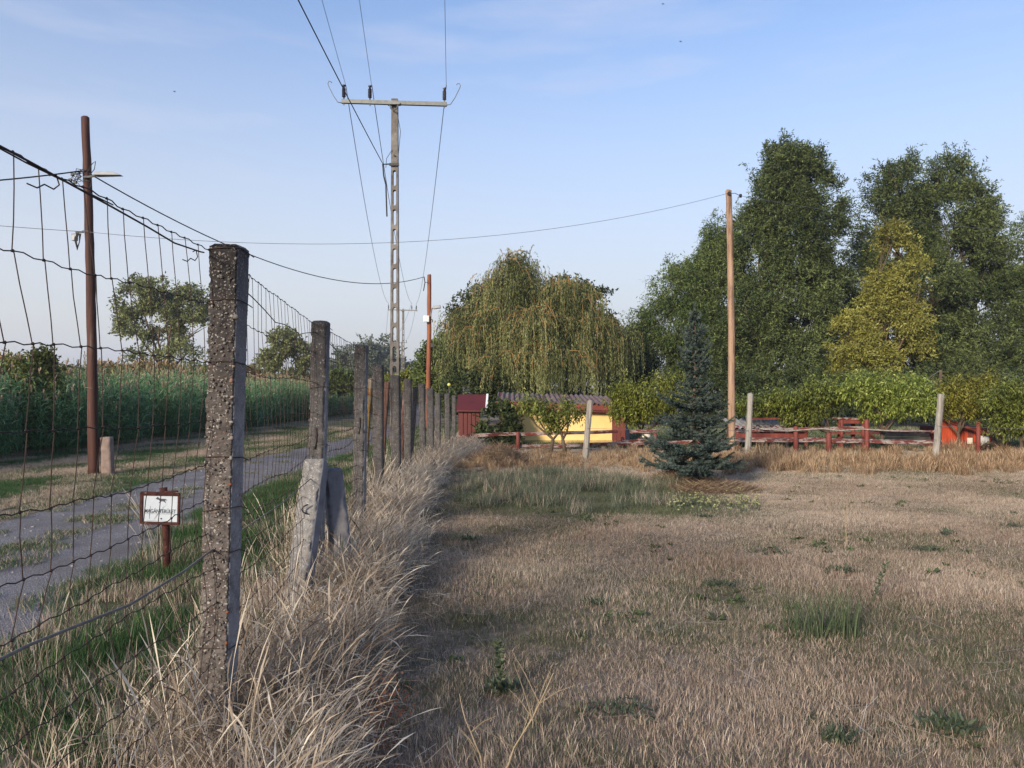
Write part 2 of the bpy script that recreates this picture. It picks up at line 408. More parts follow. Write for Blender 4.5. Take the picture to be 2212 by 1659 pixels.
M['pole_conc'] = surf_mat('line_pole_concrete', [(0.3, (0.13, 0.117, 0.108)), (0.55, (0.19, 0.175, 0.162)), (0.8, (0.25, 0.235, 0.22))], 5, 0.9, 0.4, 40,
                          stops2=[(0.3, (0.08, 0.065, 0.057)), (0.8, (0.13, 0.11, 0.098))], scale2=1.3, lo2=0.45, hi2=0.62)
M['sign_white'] = surf_mat('enamel_sign_white', [(0.3, (0.36, 0.40, 0.46)), (0.7, (0.43, 0.47, 0.52))], 5, 0.4, 0.05)
M['sign_dark'] = surf_mat('dark_print', [(0, (0.02, 0.025, 0.05)), (1, (0.035, 0.04, 0.07))], 5, 0.5, 0)
M['old_frame'] = surf_mat('peeling_dark_wood', [(0.35, (0.03, 0.012, 0.012)), (0.6, (0.07, 0.025, 0.02))], 20, 0.8, 0.8, 60,
                          stops2=[(0.3, (0.14, 0.09, 0.08)), (0.8, (0.22, 0.16, 0.14))], scale2=18, lo2=0.60, hi2=0.66)
M['bark'] = surf_mat('bark', [(0.3, (0.05, 0.035, 0.025)), (0.6, (0.11, 0.08, 0.06)), (0.8, (0.16, 0.125, 0.095))], 8, 0.95, 0.8, 20, stretch=(1, 1, .25))
M['red_bark'] = surf_mat('reddish_bark', [(0.3, (0.14, 0.045, 0.022)), (0.6, (0.24, 0.08, 0.04)), (0.8, (0.30, 0.13, 0.07))], 8, 0.95, 0.8, 20, stretch=(1, 1, .25))
M['yellow_ball'] = surf_mat('yellow_plastic', [(0, (0.6, 0.5, 0.06)), (1, (0.7, 0.6, 0.1))], 5, 0.4, 0)
M['straw'] = surf_mat('cut_straw', [(0.3, (0.13, 0.085, 0.055)), (0.6, (0.24, 0.17, 0.11)), (0.8, (0.33, 0.25, 0.17))], 20, 0.95, 0.9, 40)

# ------------------------------------------------------------------ ground, road, hills
def ground_material():
    m, nt, N, L, out = new_mat('dry_ground')
    b = N.new('ShaderNodeBsdfPrincipled'); b.inputs['Roughness'].default_value = 0.95; b.inputs['Specular IOR Level'].default_value = 0.05
    n1 = noise_node(N, L, 9, 8, 0.7, coord='World'); r1 = ramp(N, [(0.3, (0.13, 0.094, 0.07)), (0.5, (0.25, 0.188, 0.145)), (0.7, (0.37, 0.285, 0.225))]); L.new(n1.outputs['Fac'], r1.inputs['Fac'])
    n2 = noise_node(N, L, 0.9, 5, 0.6, coord='World'); r2 = ramp(N, [(0.3, (0.05, 0.06, 0.03)), (0.7, (0.12, 0.125, 0.06))])
    n3 = noise_node(N, L, 30, 4, 0.6, coord='World'); L.new(n3.outputs['Fac'], r2.inputs['Fac'])
    # the verge beyond the track is greener than the mown field
    g = N.new('ShaderNodeNewGeometry'); sx = N.new('ShaderNodeSeparateXYZ'); L.new(g.outputs['Position'], sx.inputs['Vector'])
    vx = N.new('ShaderNodeMapRange'); vx.inputs['From Min'].default_value = -1.2; vx.inputs['From Max'].default_value = -2.4; vx.inputs['To Max'].default_value = 0.12
    L.new(sx.outputs['X'], vx.inputs['Value'])
    ad = N.new('ShaderNodeMath'); ad.operation = 'ADD'; L.new(n2.outputs['Fac'], ad.inputs[0]); L.new(vx.outputs['Result'], ad.inputs[1])
    mr = N.new('ShaderNodeMapRange'); mr.inputs['From Min'].default_value = 0.50; mr.inputs['From Max'].default_value = 0.66
    L.new(ad.outputs[0], mr.inputs['Value'])
    mx = N.new('ShaderNodeMix'); mx.data_type = 'RGBA'
    L.new(mr.outputs['Result'], mx.inputs['Factor']); L.new(r1.outputs['Color'], mx.inputs['A']); L.new(r2.outputs['Color'], mx.inputs['B'])
    L.new(mx.outputs['Result'], b.inputs['Base Color'])
    bp = N.new('ShaderNodeBump'); bp.inputs['Strength'].default_value = 0.7; bp.inputs['Distance'].default_value = 0.03
    nb = noise_node(N, L, 25, 8, 0.75, coord='World'); L.new(nb.outputs['Fac'], bp.inputs['Height']); L.new(bp.outputs['Normal'], b.inputs['Normal'])
    L.new(b.outputs['BSDF'], out.inputs['Surface'])
    return m
gm = bpy.data.meshes.new('ground')
S = 1680
gm.from_pydata([(-S, -S, 0), (S, -S, 0), (S, S, 0), (-S, S, 0)], [], [(0, 1, 2, 3)])
tag(link('ground', gm, ground_material()), 'dry mown field with straw coloured and green patches running to the horizon', kind='structure')

def lerp_table(t, D):
    for (a, b), (c, d) in zip(t, t[1:]):
        if D <= c: return b + (d - b) * (D - a) / (c - a)
    return t[-1][1] + (t[-1][1] - t[-2][1]) / (t[-1][0] - t[-2][0]) * (D - t[-1][0])
ROAD_L = [(-14, -5.2), (9, -5.95), (15.7, -6.2), (20, -5.8), (26, -5.6), (40, -6.0), (60, -7.5), (100, -13)]
ROAD_R = [(-14, -2.5), (4.6, -3.07), (6.6, -3.45), (9.6, -3.85), (12.5, -3.9), (20, -4.0), (26, -3.95), (40, -4.4), (60, -5.8), (100, -11)]
def road_x(D): return (lerp_table(ROAD_L, D) + lerp_table(ROAD_R, D)) / 2      # centre line and half width of the track
def road_hw(D): return (lerp_table(ROAD_R, D) - lerp_table(ROAD_L, D)) / 2
def road_material():
    m, nt, N, L, out = new_mat('gravel_track')
    b = N.new('ShaderNodeBsdfPrincipled'); b.inputs['Roughness'].default_value = 0.95; b.inputs['Specular IOR Level'].default_value = 0.05
    n1 = noise_node(N, L, 60, 6, 0.8, coord='World'); r1 = ramp(N, [(0.34, (0.09, 0.085, 0.09)), (0.5, (0.20, 0.19, 0.20)), (0.62, (0.36, 0.34, 0.352))]); L.new(n1.outputs['Fac'], r1.inputs['Fac'])
    n2 = noise_node(N, L, 1.4, 6, 0.65, coord='World')
    mr = N.new('ShaderNodeMapRange'); mr.inputs['From Min'].default_value = 0.40; mr.inputs['From Max'].default_value = 0.64; mr.inputs['To Max'].default_value = 0.75
    L.new(n2.outputs['Fac'], mr.inputs['Value'])
    mx = N.new('ShaderNodeMix'); mx.data_type = 'RGBA'; mx.inputs['B'].default_value = (0.14, 0.125, 0.12, 1)
    L.new(mr.outputs['Result'], mx.inputs['Factor']); L.new(r1.outputs['Color'], mx.inputs['A']); L.new(mx.outputs['Result'], b.inputs['Base Color'])
    bp = N.new('ShaderNodeBump'); bp.inputs['Strength'].default_value = 0.8; bp.inputs['Distance'].default_value = 0.015
    vo = N.new('ShaderNodeTexVoronoi'); vo.inputs['Scale'].default_value = 90; g = N.new('ShaderNodeNewGeometry'); L.new(g.outputs['Position'], vo.inputs['Vector'])
    L.new(vo.outputs['Distance'], bp.inputs['Height']); L.new(bp.outputs['Normal'], b.inputs['Normal'])
    L.new(b.outputs['BSDF'], out.inputs['Surface'])
    return m
def strip(name, x0f, x1f, y0, y1, n, z, mat, wob=0.12):
    vs, fs = [], []
    for i in range(n + 1):
        y = y0 + (y1 - y0) * (i / n) ** 1.6
        a = mnoise.noise(Vector((y * 0.9, 3.1, 0))) * wob + mnoise.noise(Vector((y * 3.3, 9.1, 0))) * wob * 0.4
        c = mnoise.noise(Vector((y * 0.9, 7.7, 0))) * wob + mnoise.noise(Vector((y * 3.3, 1.1, 0))) * wob * 0.4
        vs += [(x0f(y) + a, y, z), (x1f(y) + c, y, z)]
    for i in range(n): fs.append((2 * i, 2 * i + 1, 2 * i + 3, 2 * i + 2))
    me = bpy.data.meshes.new(name); me.from_pydata(vs, [], fs)
    return me
tag(link('track', strip('track', lambda y: road_x(y) - road_hw(y), lambda y: road_x(y) + road_hw(y) + .1, -12, 130, 260, 0.004, None), road_material()),
    'grey gravel track with a grassy middle running beside the wire fence', kind='structure')

def hills():
    vs, fs = [], []
    n = 120
    for i in range(n + 1):
        a = R(-75 + 150 * i / n); Dd = 1400
        x, y = math.sin(a) * Dd, math.cos(a) * Dd
        h = 34 + 26 * mnoise.noise(Vector((i * 0.11, 5, 0))) + 7 * mnoise.noise(Vector((i * 0.6, 1, 0)))
        x *= 1.0
        h *= 1.0 if x < -200 else max(0.25, 1 - (x + 200) / 500)
        vs += [(x * 0.93, y * 0.93, -1), (x, y, h), (x * 1.15, y * 1.15, -1)]
    for i in range(n):
        for k in (0, 1): fs.append((3 * i + k, 3 * i + 3 + k, 3 * i + 4 + k, 3 * i + 1 + k))
    me = bpy.data.meshes.new('hills'); me.from_pydata(vs, [], fs); return me
M['hill'] = surf_mat('far_wooded_hill', [(0.3, (0.05, 0.07, 0.045)), (0.7, (0.10, 0.12, 0.08))], 0.03, 0.95, 0)  # muted green with the distant haze put into it
tag(link('hills', hills(), M['hill']), 'low wooded hills on the horizon behind the reeds', kind='structure')

# ------------------------------------------------------------------ instancing of grass-like stuff (geometry nodes)
def proto_collection(name, meshes):
    c = bpy.data.collections.new(name)
    for i, me in enumerate(meshes):
        o = bpy.data.objects.new('%s_%02d' % (name, i), me); c.objects.link(o)
    return c

def scatter(name, pts, rots, scl, idx, green, shift, coll, label, cat=None):
    me = bpy.data.meshes.new(name)
    n = len(pts)
    me.vertices.add(n); me.vertices.foreach_set('co', np.asarray(pts, np.float32).ravel())
    for nm, ty, arr in (('rotv', 'FLOAT_VECTOR', rots), ('sclv', 'FLOAT_VECTOR', scl)):
        at = me.attributes.new(nm, ty, 'POINT'); at.data.foreach_set('vector', np.asarray(arr, np.float32).ravel())
    at = me.attributes.new('pick', 'INT', 'POINT'); at.data.foreach_set('value', np.asarray(idx, np.int32))
    at = me.attributes.new('green', 'FLOAT', 'POINT'); at.data.foreach_set('value', np.asarray(green, np.float32))
    at = me.attributes.new('shift', 'FLOAT', 'POINT'); at.data.foreach_set('value', np.asarray(shift, np.float32))
    o = link(name, me)
    ng = bpy.data.node_groups.new(name + '_nodes', 'GeometryNodeTree')
    ng.interface.new_socket('Geometry', in_out='INPUT', socket_type='NodeSocketGeometry')
    ng.interface.new_socket('Geometry', in_out='OUTPUT', socket_type='NodeSocketGeometry')
    N, L = ng.nodes, ng.links
    gi, go = N.new('NodeGroupInput'), N.new('NodeGroupOutput')
    ci = N.new('GeometryNodeCollectionInfo'); ci.inputs['Collection'].default_value = coll
    ci.inputs['Separate Children'].default_value = True; ci.inputs['Reset Children'].default_value = True
    ip = N.new('GeometryNodeInstanceOnPoints'); ip.inputs['Pick Instance'].default_value = True
    def attr(nm, ty):
        a = N.new('GeometryNodeInputNamedAttribute'); a.data_type = ty; a.inputs['Name'].default_value = nm; return a.outputs['Attribute']
    L.new(gi.outputs[0], ip.inputs['Points']); L.new(ci.outputs[0], ip.inputs['Instance'])
    L.new(attr('pick', 'INT'), ip.inputs['Instance Index'])
    L.new(attr('rotv', 'FLOAT_VECTOR'), ip.inputs['Rotation'])
    L.new(attr('sclv', 'FLOAT_VECTOR'), ip.inputs['Scale'])
    L.new(ip.outputs[0], go.inputs[0])
    md = o.modifiers.new('scatter', 'NODES'); md.node_group = ng
    return tag(o, label, None, kind='stuff')

def blades(n, radius, hmin, hmax, wmin, wmax, lean=0.5, segs=2, lean_dir=None, curl=0.6, seed=0, head=0.0, tint=(0, 1), name='blades', dirspread=1.2, hpow=1.0):
    """a disc of n curved blades; each blade is a narrow strip ending in a point"""
    r = np.random.default_rng(seed)
    a = r.uniform(0, 2 * np.pi, n); rad = radius * np.sqrt(r.uniform(0, 1, n))
    bx, by = rad * np.cos(a), rad * np.sin(a)
    h = hmin + (hmax - hmin) * r.uniform(0, 1, n) ** hpow
    w = r.uniform(wmin, wmax, n)
    if lean_dir is None: ld = r.uniform(0, 2 * np.pi, n)
    else: ld = lean_dir + r.normal(0, dirspread, n)
    le = np.abs(r.normal(0, lean, n)); cu = r.uniform(0.3, 1, n) * curl
    face = r.uniform(0, np.pi, n)                       # which way the flat side looks
    V, Tn, Bl, Fc = [], [], [], []
    tn = r.uniform(tint[0], tint[1], n); bl = r.uniform(0.02, 0.98, n)
    m = segs + 1
    x, y, z = bx.copy(), by.copy(), np.zeros(n)
    ang = le.copy()
    cols = []
    for s in range(m):
        t = s / segs
        ww = w * (1 - t) ** 0.7 if head == 0 else w * (1 - 0.45 * t)
        if head and s == segs: ww = w * 0.15
        if head and s == segs - 1: ww = w * head
        sx, sy = np.cos(face) * ww / 2, np.sin(face) * ww / 2
        cols.append(np.stack([np.stack([x - sx, y - sy, z], 1), np.stack([x + sx, y + sy, z], 1)], 1))
        stp = h / segs
        x = x + np.cos(ld) * np.sin(ang) * stp; y = y + np.sin(ld) * np.sin(ang) * stp; z = z + np.cos(ang) * stp
        ang = ang + cu * (0.6 + 0.8 * t)
    V = np.stack(cols, 1).reshape(n, m * 2, 3)           # n, 2m, 3
    base = (np.arange(n) * m * 2)[:, None]
    F_ = []
    for s in range(segs):
        F_.append(base + np.array([[2 * s, 2 * s + 1, 2 * s + 3, 2 * s + 2]]))
    Fc = np.concatenate(F_, 0)
    me = np_mesh(name, V.reshape(-1, 3), Fc, {'tint': np.repeat(tn, m * 2), 'blade': np.repeat(bl, m * 2)})
    return me

DRY = [(0.0, (0.22, 0.155, 0.12)), (0.35, (0.36, 0.275, 0.215)), (0.7, (0.47, 0.375, 0.30)), (1.0, (0.58, 0.485, 0.40))]
GRN = [(0.0, (0.05, 0.058, 0.034)), (0.5, (0.10, 0.115, 0.062)), (1.0, (0.17, 0.175, 0.105))]
M['field_grass'] = grass_mat('field_grass', DRY, GRN)
M['tall_grass'] = grass_mat('tall_pale_grass', [(0.0, (0.17, 0.12, 0.085)), (0.3, (0.34, 0.27, 0.205)), (0.65, (0.56, 0.475, 0.38)), (1.0, (0.80, 0.71, 0.59))], GRN, 0.35)
M['gold_grass'] = grass_mat('golden_dry_grass', [(0.0, (0.14, 0.08, 0.045)), (0.4, (0.28, 0.18, 0.11)), (0.8, (0.42, 0.30, 0.19)), (1.0, (0.52, 0.40, 0.27))], GRN)
M['verge_grass'] = grass_mat('verge_grass', DRY, [(0.0, (0.02, 0.045, 0.018)), (0.5, (0.045, 0.095, 0.035)), (1.0, (0.09, 0.155, 0.06))])
M['grey_green'] = grass_mat('grey_green_grass', DRY, [(0.0, (0.05, 0.065, 0.045)), (0.5, (0.10, 0.125, 0.085)), (1.0, (0.17, 0.195, 0.13))])

def pnoise(x, y, s, o=0.0): return mnoise.noise(Vector((x * s + o, y * s - o, o * 0.7)))

def with_mat(meshes, mat):
    for me in meshes: me.materials.append(mat)
    return meshes

def sprinkle(x0, x1, y0, y1, dens, keep, margin=0.4):
    """random points of a rectangle that the picture could see; keep(x,y) gives a probability"""
    n = int((x1 - x0) * (y1 - y0) * dens)
    xs = rng.uniform(x0, x1, n); ys = rng.uniform(y0, y1, n)
    ok = np.abs(xs) < 0.70 * ys + 1.0 + margin
    xs, ys = xs[ok], ys[ok]
    pr = np.array([keep(x, y) for x, y in zip(xs, ys)])
    k = rng.uniform(0, 1, len(xs)) < pr
    return xs[k], ys[k]

def fence_x(D):
    pts = [(0, -1.16), (3.17, -1.22), (5.9, -1.47), (8.2, -1.60), (11.5, -1.74), (14.5, -1.72), (18.5, -1.58), (21, -1.55)]
    for (a, b), (c, d) in zip(pts, pts[1:]):
        if D <= c: return b + (d - b) * (D - a) / (c - a)
    return pts[-1][1]

def green_patch(x, y):
    """how green the field is at a point"""
    g = 0.10 + 0.75 * max(0, pnoise(x, y, 0.7, 3.3) + .05) + 0.7 * max(0, pnoise(x, y, 2.3, 8.1) - 0.15)
    if y > 8.8:                       # wide green patch left of the spruce
        cx = (x - 0.9) / 2.3; cy = (y - 11.4) / 2.4
        g += max(0, 1.5 - 1.5 * (cx * cx + cy * cy))
    if 5.0 < y < 8 and -0.4 < x < 1.5: g += 0.15 * (1 + pnoise(x, y, 1.5, 1.0))
    if y > 3.2: g += 0.36 * max(0, 1 - ((x - 1.2) / 2.2) ** 2 - ((y - 4.9) / 1.0) ** 2)
    return min(g, 1.0)

# ---- short field grass
pro = with_mat([blades(440, 0.20, 0.012, 0.048, 0.0016, 0.0032, 0.45, 2, curl=0.5, seed=i, name='field_blades') for i in range(5)]
               + [blades(200, 0.20, 0.015, 0.05, 0.0022, 0.0042, 0.7, 2, curl=0.7, seed=20 + i, name='field_blades') for i in range(2)]
               + [blades(240, 0.20, 0.022, 0.085, 0.0013, 0.0024, 0.30, 3, curl=0.35, seed=30 + i, head=1.5, name='field_stalks') for i in range(2)], M['field_grass'])
c_field = proto_collection('field_blades', pro)
gx, gy = np.meshgrid(np.arange(-1.3, 16, .145), np.arange(2.3, 21.5, .145))
xs = gx.ravel() + rng.uniform(-.08, .08, gx.size); ys = gy.ravel() + rng.uniform(-.08, .08, gx.size)
ok = (np.abs(xs) < 0.70 * ys + 1.4) & (xs > np.array([fence_x(y) for y in ys]) + .1); xs, ys = xs[ok], ys[ok]
gr = np.array([green_patch(x, y) for x, y in zip(xs, ys)])
sh = np.array([0.34 * pnoise(x, y, 0.5, 5.0) + 0.22 * pnoise(x, y, 1.7, 2.0) for x, y in zip(xs, ys)]) + np.clip((ys - 7) * 0.018, -0.03, 0.16)  # paler with distance: the sunlit far field is put into the blade tint
n = len(xs)
pk = np.where(rng.uniform(0, 1, n) < 0.13, rng.integers(7, 9, n), rng.integers(0, 7, n))
hs = np.array([1.0 + 0.30 * pnoise(x, y, 0.9, 1.5) for x, y in zip(xs, ys)]) * np.where(ys < 7, 0.92, 0.75)
s = rng.uniform(0.8, 1.2, n)
scatter('field_grass', np.stack([xs, ys, np.full(n, 0.0)], 1), np.stack([rng.normal(0, .06, n), rng.normal(0, .06, n), rng.uniform(0, 6.28, n)], 1),
        np.stack([s, s, s * hs], 1), pk, gr, sh, c_field, 'short dry pinkish grass of the mown field with green patches')

# ---- small broad-leaved weeds strewn through the field in loose groups
def weed_proto(seed):
    r = np.random.default_rng(seed); n = 16; a = r.uniform(0, 6.28, n); el = r.uniform(.05, .9, n)
    Pn = np.stack([r.normal(0, .02, n), r.normal(0, .02, n), np.full(n, .004)], 1); A = np.stack([np.cos(a) * np.cos(el), np.sin(a) * np.cos(el), np.sin(el)], 1)
    sd = np.cross(A, np.array([0, 0, 1.0])); sd /= np.linalg.norm(sd, axis=1)[:, None]
    L_ = (.045 * r.uniform(.5, 1.4, n))[:, None]; W = (.012 * r.uniform(.6, 1.4, n))[:, None]; mid = Pn + A * L_ * .55
    v = np.stack([Pn, mid + sd * W, Pn + A * L_ + [0, 0, -.006], mid - sd * W], 1).reshape(-1, 3)
    return np_mesh('weed_leaves', v, np.arange(n * 4).reshape(n, 4), {'tint': np.repeat(r.uniform(.1, .9, n), 4), 'blade': np.full(n * 4, .3)})
M['weedy'] = grass_mat('field_weed', DRY, [(0.0, (0.03, 0.05, 0.02)), (0.5, (0.07, 0.105, 0.04)), (1.0, (0.13, 0.17, 0.08))])
c_weed = proto_collection('weed_leaves', with_mat([weed_proto(600 + i) for i in range(4)], M['weedy']))
xs, ys = sprinkle(-0.6, 13, 2.6, 15, 26, lambda x, y: max(0, min(1, 2.6 * pnoise(x * .8, y, 1.1, 6.6) - .55)) * (.5 + .5 * (pnoise(x, y, 4, 1) > 0)) + .012)
n = len(xs); s = rng.uniform(.5, 1.3, n)
scatter('field_weeds', np.stack([xs, ys, np.full(n, .012)], 1), np.stack([rng.normal(0, .15, n), rng.normal(0, .15, n), rng.uniform(0, 6.28, n)], 1),
        np.stack([s, s, s], 1), rng.integers(0, 4, n), np.ones(n), rng.normal(0, .12, n), c_weed, 'scattered low green weeds growing through the dry field grass')
# ---- flattened dead stems lying on the field
def litter_proto(seed):
    r = np.random.default_rng(seed); n = 12; a = r.uniform(0, 6.28, n); Pn = np.stack([r.normal(0, .08, n), r.normal(0, .08, n), r.uniform(.01, .05, n)], 1)
    A = np.stack([np.cos(a), np.sin(a), r.normal(0, .12, n)], 1); sd = np.stack([-np.sin(a), np.cos(a), np.zeros(n)], 1); L_ = r.uniform(.06, .22, n)[:, None]; W = .0014
    v = np.stack([Pn - sd * W, Pn + sd * W, Pn + A * L_ + sd * W, Pn + A * L_ - sd * W], 1).reshape(-1, 3)
    return np_mesh('dead_stems', v, np.arange(n * 4).reshape(n, 4), {'tint': np.repeat(r.uniform(.3, 1, n), 4), 'blade': np.full(n * 4, .9)})
c_lit = proto_collection('dead_stems', with_mat([litter_proto(650 + i) for i in range(4)], M['tall_grass']))
xs, ys = sprinkle(-0.7, 9, 2.6, 11, 9, lambda x, y: max(0, min(1, .5 + 1.4 * pnoise(x, y, .9, 11))))
n = len(xs); s = rng.uniform(.6, 1.3, n)
scatter('field_litter', np.stack([xs, ys, np.full(n, .0)], 1), np.stack([rng.normal(0, .1, n), rng.normal(0, .1, n), rng.uniform(0, 6.28, n)], 1),
        np.stack([s, s, s], 1), rng.integers(0, 4, n), np.zeros(n), rng.normal(-.1, .15, n), c_lit, 'flattened pale dead stems lying over the mown field')
# ---- loose stones on the track
def stone_proto(seed):
    r = random.Random(seed); b_ = bmesh.new(); bmesh.ops.create_icosphere(b_, subdivisions=1, radius=1.0); me = bpy.data.meshes.new('stone')
    for v in b_.verts: v.co = Vector((v.co.x * 1.2, v.co.y, v.co.z * .6)) * r.uniform(.75, 1.15)
    b_.to_mesh(me); b_.free(); me.materials.append(bpy.data.materials.get('track_stone') or surf_mat('track_stone', [(0.3, (0.16, 0.15, 0.15)), (0.6, (0.28, 0.265, 0.265)), (0.8, (0.42, 0.40, 0.39))], 1.2, .9, 0)); return me
c_stone = proto_collection('stones', [stone_proto(i) for i in range(4)])
xs, ys = sprinkle(-8, -2.6, 3.6, 17, 75, lambda x, y: .25 + .9 * max(0, pnoise(x, y, 1.6, 3)) if abs(x - road_x(y)) < road_hw(y) + .12 else 0)
n = len(xs); s = .005 + .017 * rng.uniform(0, 1, n) ** 3
scatter('track_stones', np.stack([xs, ys, np.full(n, .005)], 1), np.stack([rng.normal(0, .3, n), rng.normal(0, .3, n), rng.uniform(0, 6.28, n)], 1),
        np.stack([s, s, s], 1), rng.integers(0, 4, n), np.zeros(n), np.zeros(n), c_stone, 'loose stones and gravel lying on the track')

# ---- tall pale grass leaning over along the fence
pro = with_mat([blades(85, 0.19, 0.18, 0.66, 0.0028, 0.0056, 0.38, 7, lean_dir=-0.2 + 0.3 * i / 5, curl=0.30 + .05 * (i % 3), seed=50 + i, head=2.2, dirspread=1.7, name='tall_blades') for i in range(8)], M['tall_grass'])
c_tall = proto_collection('tall_blades', pro)
def keep_tall(x, y):
    d = x - fence_x(y); wdt = 0.68 if y < 8 else 0.56
    if y > 14: wdt = 0.5 + 0.2 * (y - 14) / 4
    if y < 4.2: wdt *= 0.85
    e = wdt + 0.12 * pnoise(x, y, 1.4, 4)
    if d < -0.18: return 0.0
    if y < 3.12 and d < 0.30: return 0.10
    if 4.2 < y < 6.1 and d < 0.22: return 0.12
    if d < 0.05: return 0.45
    return 1.0 if d < e * 0.7 else max(0, 1 - (d - e * 0.7) / (e * 0.3))
xs, ys = sprinkle(-2.4, 0.2, 2.0, 21, 62, keep_tall, 1.0)
n = len(xs); s = rng.uniform(0.6, 1.0, n) * np.where(ys > 12, 0.85, 0.88)
d_ = np.array([x - fence_x(y) for x, y in zip(xs, ys)]); s *= np.clip(1.15 - 0.55 * np.abs(d_ - 0.2), 0.5, 1.1)
scatter('fence_line_grass', np.stack([xs, ys, np.zeros(n)], 1), np.stack([rng.normal(0, .08, n), rng.normal(0.03, .2, n), rng.normal(0, 1.4, n)], 1),
        np.stack([s, s, s], 1), rng.integers(0, 8, n), rng.uniform(0, 0.08, n), np.array([0.30 * pnoise(x, y, 1.7, 8) for x, y in zip(xs, ys)]) + rng.normal(0, .07, n), c_tall, 'tall pale dry grass bent over along the foot of the wire fence')

# ---- dry stalks on the track side of the fence
pro = with_mat([blades(34, 0.16, 0.30, 0.85, 0.0022, 0.0045, 0.20, 6, curl=0.16, seed=70 + i, head=2.2, name='stalk_blades') for i in range(4)], M['tall_grass'])
c_stalk = proto_collection('stalk_blades', pro)
def keep_stalk(x, y):
    d = fence_x(y) - x
    if 2.3 < y < 3.15 and abs(d) < .25: return .12
    return (0.9 if d < 0.25 else 0.18 if d < 0.6 else 0.04) * (1.0 if y < 12 else 0.5) if d > -0.05 else 0
xs, ys = sprinkle(-3.2, -1.0, 1.3, 20, 20, keep_stalk, 1.2)
n = len(xs); s = rng.uniform(0.5, 1.0, n)
scatter('verge_stalks', np.stack([xs, ys, np.zeros(n)], 1), np.stack([rng.normal(0, .1, n), rng.normal(0, .1, n), rng.uniform(0, 6.28, n)], 1),
        np.stack([s, s, s], 1), rng.integers(0, 4, n), np.zeros(n), rng.normal(-0.1, .1, n), c_stalk, 'thin upright dry stalks between the fence and the green verge')

# ---- green verge, middle strip of the track, grass beyond it
pro = with_mat([blades(300, 0.20, 0.04, 0.13, 0.003, 0.006, 0.5, 2, curl=0.6, seed=90 + i, name='verge_blades') for i in range(5)], M['verge_grass'])
c_verge = proto_collection('verge_blades', pro)
def keep_verge(x, y):
    if x > fence_x(y) + 0.1: return 0
    c = road_x(y); e = 0.12 * pnoise(x, y, 2.0, 6)
    if abs(x - c) < road_hw(y) + e - 0.05:
        mid = abs(x - c + 0.05 + 0.1 * pnoise(0, y, .6, 2))
        if mid < 0.26 + 0.4 * pnoise(x, y, 1.0, 9) - max(0, y - 9.5) * .08 and y > 5.5: return 0.6
        return 0.012
    return 1.0 if x > c else 0.85
xs, ys = sprinkle(-14, -0.9, 1.4, 34, 26, keep_verge, 1.0)
def verge_green(x, y):
    c = road_x(y)
    if x > c + 1: return 0.88 + 0.7 * pnoise(x, y, 1.3, 2.2) - (0.5 if x > fence_x(y) - 0.45 else 0) - (0.3 if y < 3.0 else 0)
    if x > c - 1: return 0.65
    return 0.55 + 1.3 * pnoise(x * 2.2, y, 0.45, 4.2)
gr = np.array([verge_green(x, y) for x, y in zip(xs, ys)]); n = len(xs)
s = rng.uniform(0.7, 1.15, n)
hz = np.where(xs < np.array([road_x(y) for y in ys]) + 1.0, 0.55, 1.0)
scatter('verge_grass', np.stack([xs, ys, np.zeros(n)], 1), np.stack([rng.normal(0, .06, n), rng.normal(0, .06, n), rng.uniform(0, 6.28, n)], 1),
        np.stack([s, s, s * hz], 1), rng.integers(0, 5, n), gr, rng.normal(0, .08, n), c_verge, 'green verge grass on both sides of the gravel track')

# ---- higher golden band in front of the rail fence
pro = with_mat([blades(130, 0.2, 0.12, 0.44, 0.004, 0.008, 0.25, 4, curl=0.18, seed=110 + i, head=2.0, name='golden_blades') for i in range(5)], M['gold_grass'])
c_gold = proto_collection('golden_blades', pro)
def keep_gold(x, y):
    lo = 15.6 - 0.10 * (x + 1) + 0.5 * pnoise(x, 0, 0.8, 1) if x < 3.2 else 14.8 + 0.4 * pnoise(x, 0, 0.6, 3)
    hi = lo + 2.2 + 0.8 * pnoise(x, 1, 0.5, 3)
    if x < fence_x(y) - 0.1: return 0
    if lo < y < hi: return 0.9
    if y >= hi: return 0.12
    if lo - 0.7 < y <= lo: return 0.25
    return 0.0
xs, ys = sprinkle(-1.7, 14.5, 12.5, 20.5, 16, keep_gold)
n = len(xs); s = rng.uniform(0.55, 1.0, n) * np.array([0.95 + 0.5 * pnoise(x, y, 0.9, 7) for x, y in zip(xs, ys)]) * np.where(xs < 3.2, .66, .86)
scatter('golden_grass_band', np.stack([xs, ys, np.zeros(n)], 1), np.stack([rng.normal(0, .12, n), rng.normal(0, .12, n), rng.uniform(0, 6.28, n)], 1),
        np.stack([s, s, s], 1), rng.integers(0, 5, n), rng.uniform(0, 0.12, n), np.array([0.3 * pnoise(x, y, .8, 4) for x, y in zip(xs, ys)]), c_gold, 'knee high golden brown grass in front of the red rail fence')

